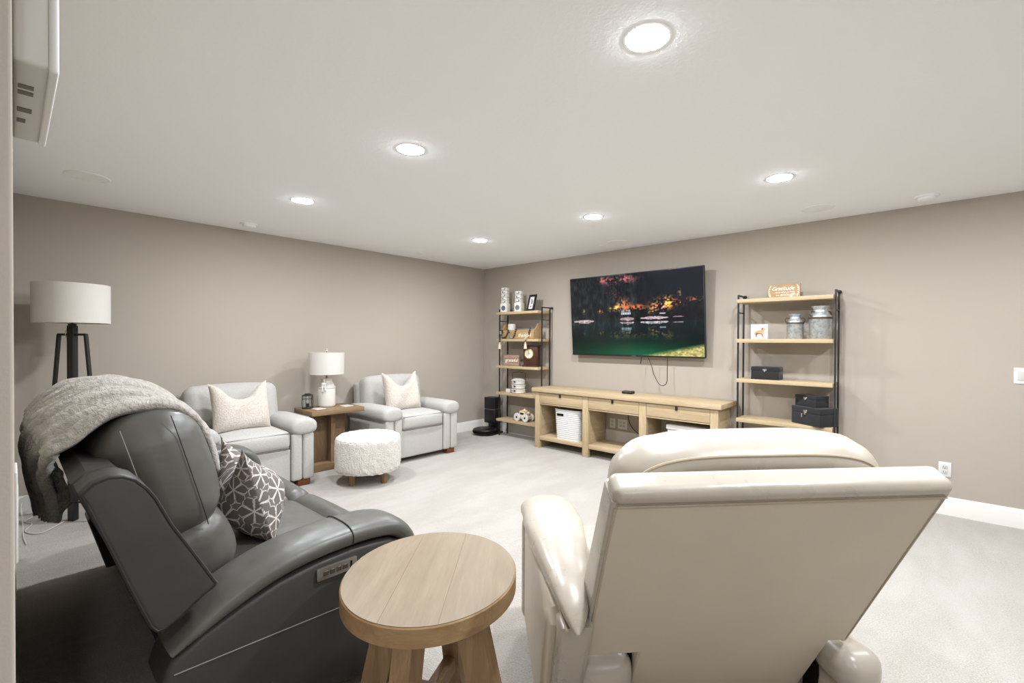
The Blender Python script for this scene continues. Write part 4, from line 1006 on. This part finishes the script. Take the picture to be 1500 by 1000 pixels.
n1 = mb.bump(mb.noise(mb.coord((3, 12, 12), (0.3, 0, 0.25)), 7, 4, 0.6, 0.6), 0.7, 0.02); mb.bump(mb.noise(vv, 240, 2), 0.3, 0.003, n1)
bl = tag(link('throw_blanket', blanket(), mb.m, None, 80), 'grey plush throw blanket draped over the back of the dark sofa', 'blanket')
md = bl.modifiers.new('thickness', 'SOLIDIFY'); md.thickness = 0.028; md.offset = 0.0

# ------------------------------------------------------------------ round oak side table
M['tbl'] = m_wood('pale_oak_tabletop', srgb(130, 115, 93), srgb(118, 102, 80), srgb(139, 124, 103), 'y', 0.8, 0.45, True)
M['tbl_edge'] = m_wood('oak_edge', srgb(150, 122, 86), srgb(132, 104, 70), srgb(162, 134, 98), 'x', 1.2, 0.5)
M['tbl_leg'] = m_wood('oak_leg', srgb(150, 122, 90), srgb(128, 102, 72), srgb(166, 138, 104), 'z', 1.2, 0.5)
rt = thing('side_table', 'round pale oak side table with splayed legs between the dark sofa and the cream recliner', 'table', (4.004, -3.958, 0), R(41.6))
link('tabletop', lathe([(0, 0.6), (0.268, 0.6), (0.272, 0.596), (0.272, 0.546), (0.268, 0.543), (0, 0.543)], 96, sy=1.10), M['tbl_edge'], rt)
for k in range(3):
    x0, x1 = (-0.268, -0.085, 0.075, 0.268)[k:k+2]; pts = []; x0 += 0.0006; x1 -= 0.0006
    for q in np.linspace(x0, x1, 18): pts.append((q, 1.10*math.sqrt(max(0, 0.2685**2-q*q))))
    pts2 = pts+[(a, -b) for a, b in reversed(pts) if b > 1e-4]
    pl = prism([p for i, p in enumerate(pts2) if i == 0 or (Vector(p)-Vector(pts2[i-1])).length > 1e-5], 0.5985, 0.6012, 0, axis='z')
    link('veneer_plank', pl, M['tbl'], rt, 20)
for k in range(4):
    a_ = R(-105+90*k); c_, s_ = math.cos(a_), math.sin(a_)
    lg = bar((0.118*c_, 0.118*s_, 0.543), (0.245*c_, 0.245*s_, 0.0), 0.060, 0.088, None, (c_, s_, 0))
    link('leg', lg, M['tbl_leg'], rt)
link('stretcher', bar((-0.16*math.cos(R(75)), -0.16*math.sin(R(75)), 0.20), (0.16*math.cos(R(75)), 0.16*math.sin(R(75)), 0.20), 0.04, 0.05), M['tbl_leg'], rt)
link('stretcher', bar((-0.16*math.cos(R(165)), -0.16*math.sin(R(165)), 0.20), (0.16*math.cos(R(165)), 0.16*math.sin(R(165)), 0.20), 0.04, 0.049), M['tbl_leg'], rt)

# ------------------------------------------------------------------ cream leather recliner (faces local +y)
rc = thing('leather_recliner', 'cream leather recliner seen from behind in the right foreground', 'recliner', (4.9385, -3.559, 0), R(47.06))
LE = math.atan(0.55)
LM = Matrix.Translation((0, 0, 0.95)) @ Matrix.Rotation(LE, 4, 'X')       # local frame of the reclined back: y forward normal, z up the back
def back(bm): return xf(bm, LM)
link('base_frame', box(-0.36, 0.36, 0.56, 1.0, 0.03, 0.24, 0.02, 2), M['dust'], rc)
for sx_ in (-0.3, 0.3):
    for y in (0.60, 0.95): link('foot', cyl(sx_, y, 0, 0.035, 0.03, 14), M['dust'], rc)
bp = []
sh = back(prism([(-0.4425, 0), (0.4425, 0), (0.4425, -0.69), (0.385, -0.69), (0.372, -1.02), (-0.268, -1.02), (-0.268, -0.69), (-0.4425, -0.69)], 0.0, 0.072, 0.010, 3, 'y')); link('back_shell', sh, M['cream_flat'], rc)
link('top_roll', back(rbox(0, 0.033, 0.012, 0.905, 0.082, 0.048, 0.023, 8, (0, 0, 0.003))), M['cream'], rc, 60)
for s in (-1, 1):
    g = back(prism([(0.004, -0.70), (0.115, -0.70), (0.078, 0.0), (0.0, 0.0)], s*0.443-0.012, s*0.443+0.012, 0.008, 3)); link('side_gusset', g, M['cream'], rc)
link('welt', back(tube([(-0.440, -0.006, -0.010), (0.440, -0.006, -0.010)], 0.0035, 6)), M['cream_welt'], rc)
for s in (-1, 1): link('welt', back(tube([(s*0.444, 0.001, -0.02), (s*0.440, 0.001, -0.68)], 0.003, 6)), M['cream_welt'], rc)
link('lower_corner', rbox(-0.370, 0.43, 0.235, 0.18, 0.17, 0.17, 0.045, 6, (0.01, 0.01, 0)), M['cream'], rc, 60)
link('lower_corner', rbox(-0.370, 0.46, 0.10, 0.17, 0.15, 0.14, 0.03, 5), M['cream_flat'], rc, 60)
link('gap_shade', box(-0.284, -0.268, 0.40, 0.46, 0.10, 0.32), M['dust'], rc); link('gap_shade', box(0.386, 0.402, 0.40, 0.46, 0.10, 0.30), M['dust'], rc)  # dark strips stand in for the shade between shell and corner pieces
# headrest: a rounded pillow rising over the shell
HM = Matrix.Translation((-0.006, 0.205, 0.913)) @ Matrix.Rotation(R(16.7), 4, 'X')
def headrest():
    t = bmesh.new(); w, h, d = 0.400, 0.30, 0.085; seg = 56; rings = []
    def outline(q, k):
        c, s = math.cos(q), math.sin(q); e = 2/3.6
        return (math.copysign(abs(c)**e, c)*(w-k), (math.copysign(abs(s)**e, s)*(0.172-k*0.55)))
    for yo, k in ((-d, 0.30), (-d, 0.10), (-d+0.001, 0.044), (-d+0.006, 0.038), (-d+0.012, 0.028), (-d*0.6, 0.012), (-d*0.2, 0.0), (d*0.4, 0.004), (d*0.8, 0.03), (d*1.1, 0.09), (d*1.25, 0.20), (d*1.28, 0.29)):
        ring = []
        for i in range(seg):
            x, z = outline(2*math.pi*i/seg, min(k, 0.29)); ring.append(t.verts.new((x, yo, z+0.0)))
        rings.append(ring)
    for a, b in zip(rings, rings[1:]):
        for i in range(seg): t.faces.new((a[i], a[(i+1) % seg], b[(i+1) % seg], b[i]))
    t.faces.new(list(reversed(rings[0]))); t.faces.new(rings[-1]); bmesh.ops.recalc_face_normals(t, faces=t.faces[:])
    from mathutils import noise
    for v in t.verts:
        if v.co.y > -d*0.7 and v.co.z > -0.1: v.co += Vector((0, 0, 1))*0.006*noise.noise(v.co*14)
    return t, outline, d
hb, outl, dd = headrest(); hr = link('headrest', xf(hb, HM), M['cream'], rc, 60)
wl_ = [(outl(q, 0.036)[0], -dd+0.004, outl(q, 0.036)[1]) for q in np.linspace(0.05, math.pi-0.05, 50)]
link('welt', xf(tube(wl_, 0.004, 6), HM), M['cream_welt'], hr)
# seat, inner back cushion, arms, footrest
link('back_cushion', back(rbox(0, 0.20, -0.32, 0.74, 0.18, 0.50, 0.07, 8, (0, 0.03, 0))), M['cream'], rc, 60)
link('seat_cushion', rbox(0, 0.78, 0.37, 0.74, 0.62, 0.20, 0.07, 8, (0, 0, 0.03)), M['cream'], rc, 60)
link('footrest', rbox(0, 1.09, 0.22, 0.74, 0.10, 0.34, 0.04, 6, (0, 0.02, 0)), M['cream'], rc, 60)
for s in (-1, 1):
    pan = [(0.47, 0.06), (1.02, 0.06), (1.04, 0.40), (0.98, 0.555), (0.70, 0.575), (0.45, 0.56), (0.30, 0.53), (0.27, 0.49)]
    if s > 0: pan = [(0.44, 0.06)]+pan[1:5]+[(0.60, 0.565), (0.50, 0.54), (0.46, 0.40)]
    arm = link('arm', prism(pan, *sorted((s*0.455, s*0.575)), 0.028, 4), M['cream_flat'], rc)
    link('arm_front', rbox(s*0.490, 1.02, 0.30, 0.19, 0.10, 0.48, 0.045, 6, (0, 0.01, 0)), M['cream'], arm, 60)
    def tp(f, s=s):
        k = math.sin(math.pi*min(1, max(0, 0.08+f*0.92)))
        wv = 0.006+0.110*min(1, f*1.75)**0.75
        if f > 0.88: wv *= math.sqrt(max(0.05, 1-((f-0.88)/0.125)**2))
        th_ = 0.006+0.050*min(1, f*2.4)**0.7
        if f > 0.90: th_ *= math.sqrt(max(0.10, 1-((f-0.90)/0.105)**2))
        return wv, th_, s*(0.022-0.020*min(1, f*1.4))
    ppath = [(0.16, 0.525), (0.24, 0.565), (0.36, 0.588), (0.52, 0.600), (0.70, 0.606), (0.85, 0.602), (0.96, 0.588), (1.02, 0.568)]
    if s > 0: ppath = [(0.46, 0.565)]+ppath[3:]
    pad = link('arm_pad', padsweep(ppath, s*0.478, 0.1, 0.05, 26, 2.3, tp), M['cream'], arm, 60)
    if s < 0: link('welt', tube(smooth_path([(s*0.525, 0.19, 0.520), (s*0.552, 0.36, 0.572), (s*0.583, 0.55, 0.586), (s*0.594, 0.75, 0.592), (s*0.588, 0.92, 0.580)], 5), 0.004, 6), M['cream_welt'], arm)
    if s < 0: link('rear_fold', prism([(0.21, 0.515), (0.26, 0.53), (0.36, 0.50), (0.52, 0.20), (0.52, 0.06), (0.44, 0.06)], -0.545, -0.440, 0.02, 4), M['cream'], arm, 60)
    else:
        link('rear_fold', rbox(0.470, 0.36, 0.262, 0.15, 0.17, 0.125, 0.05, 6, (0.01, 0.01, 0)), M['cream'], arm, 60)
        link('rear_fold', rbox(0.470, 0.39, 0.12, 0.14, 0.16, 0.16, 0.035, 5), M['cream_flat'], arm, 60)
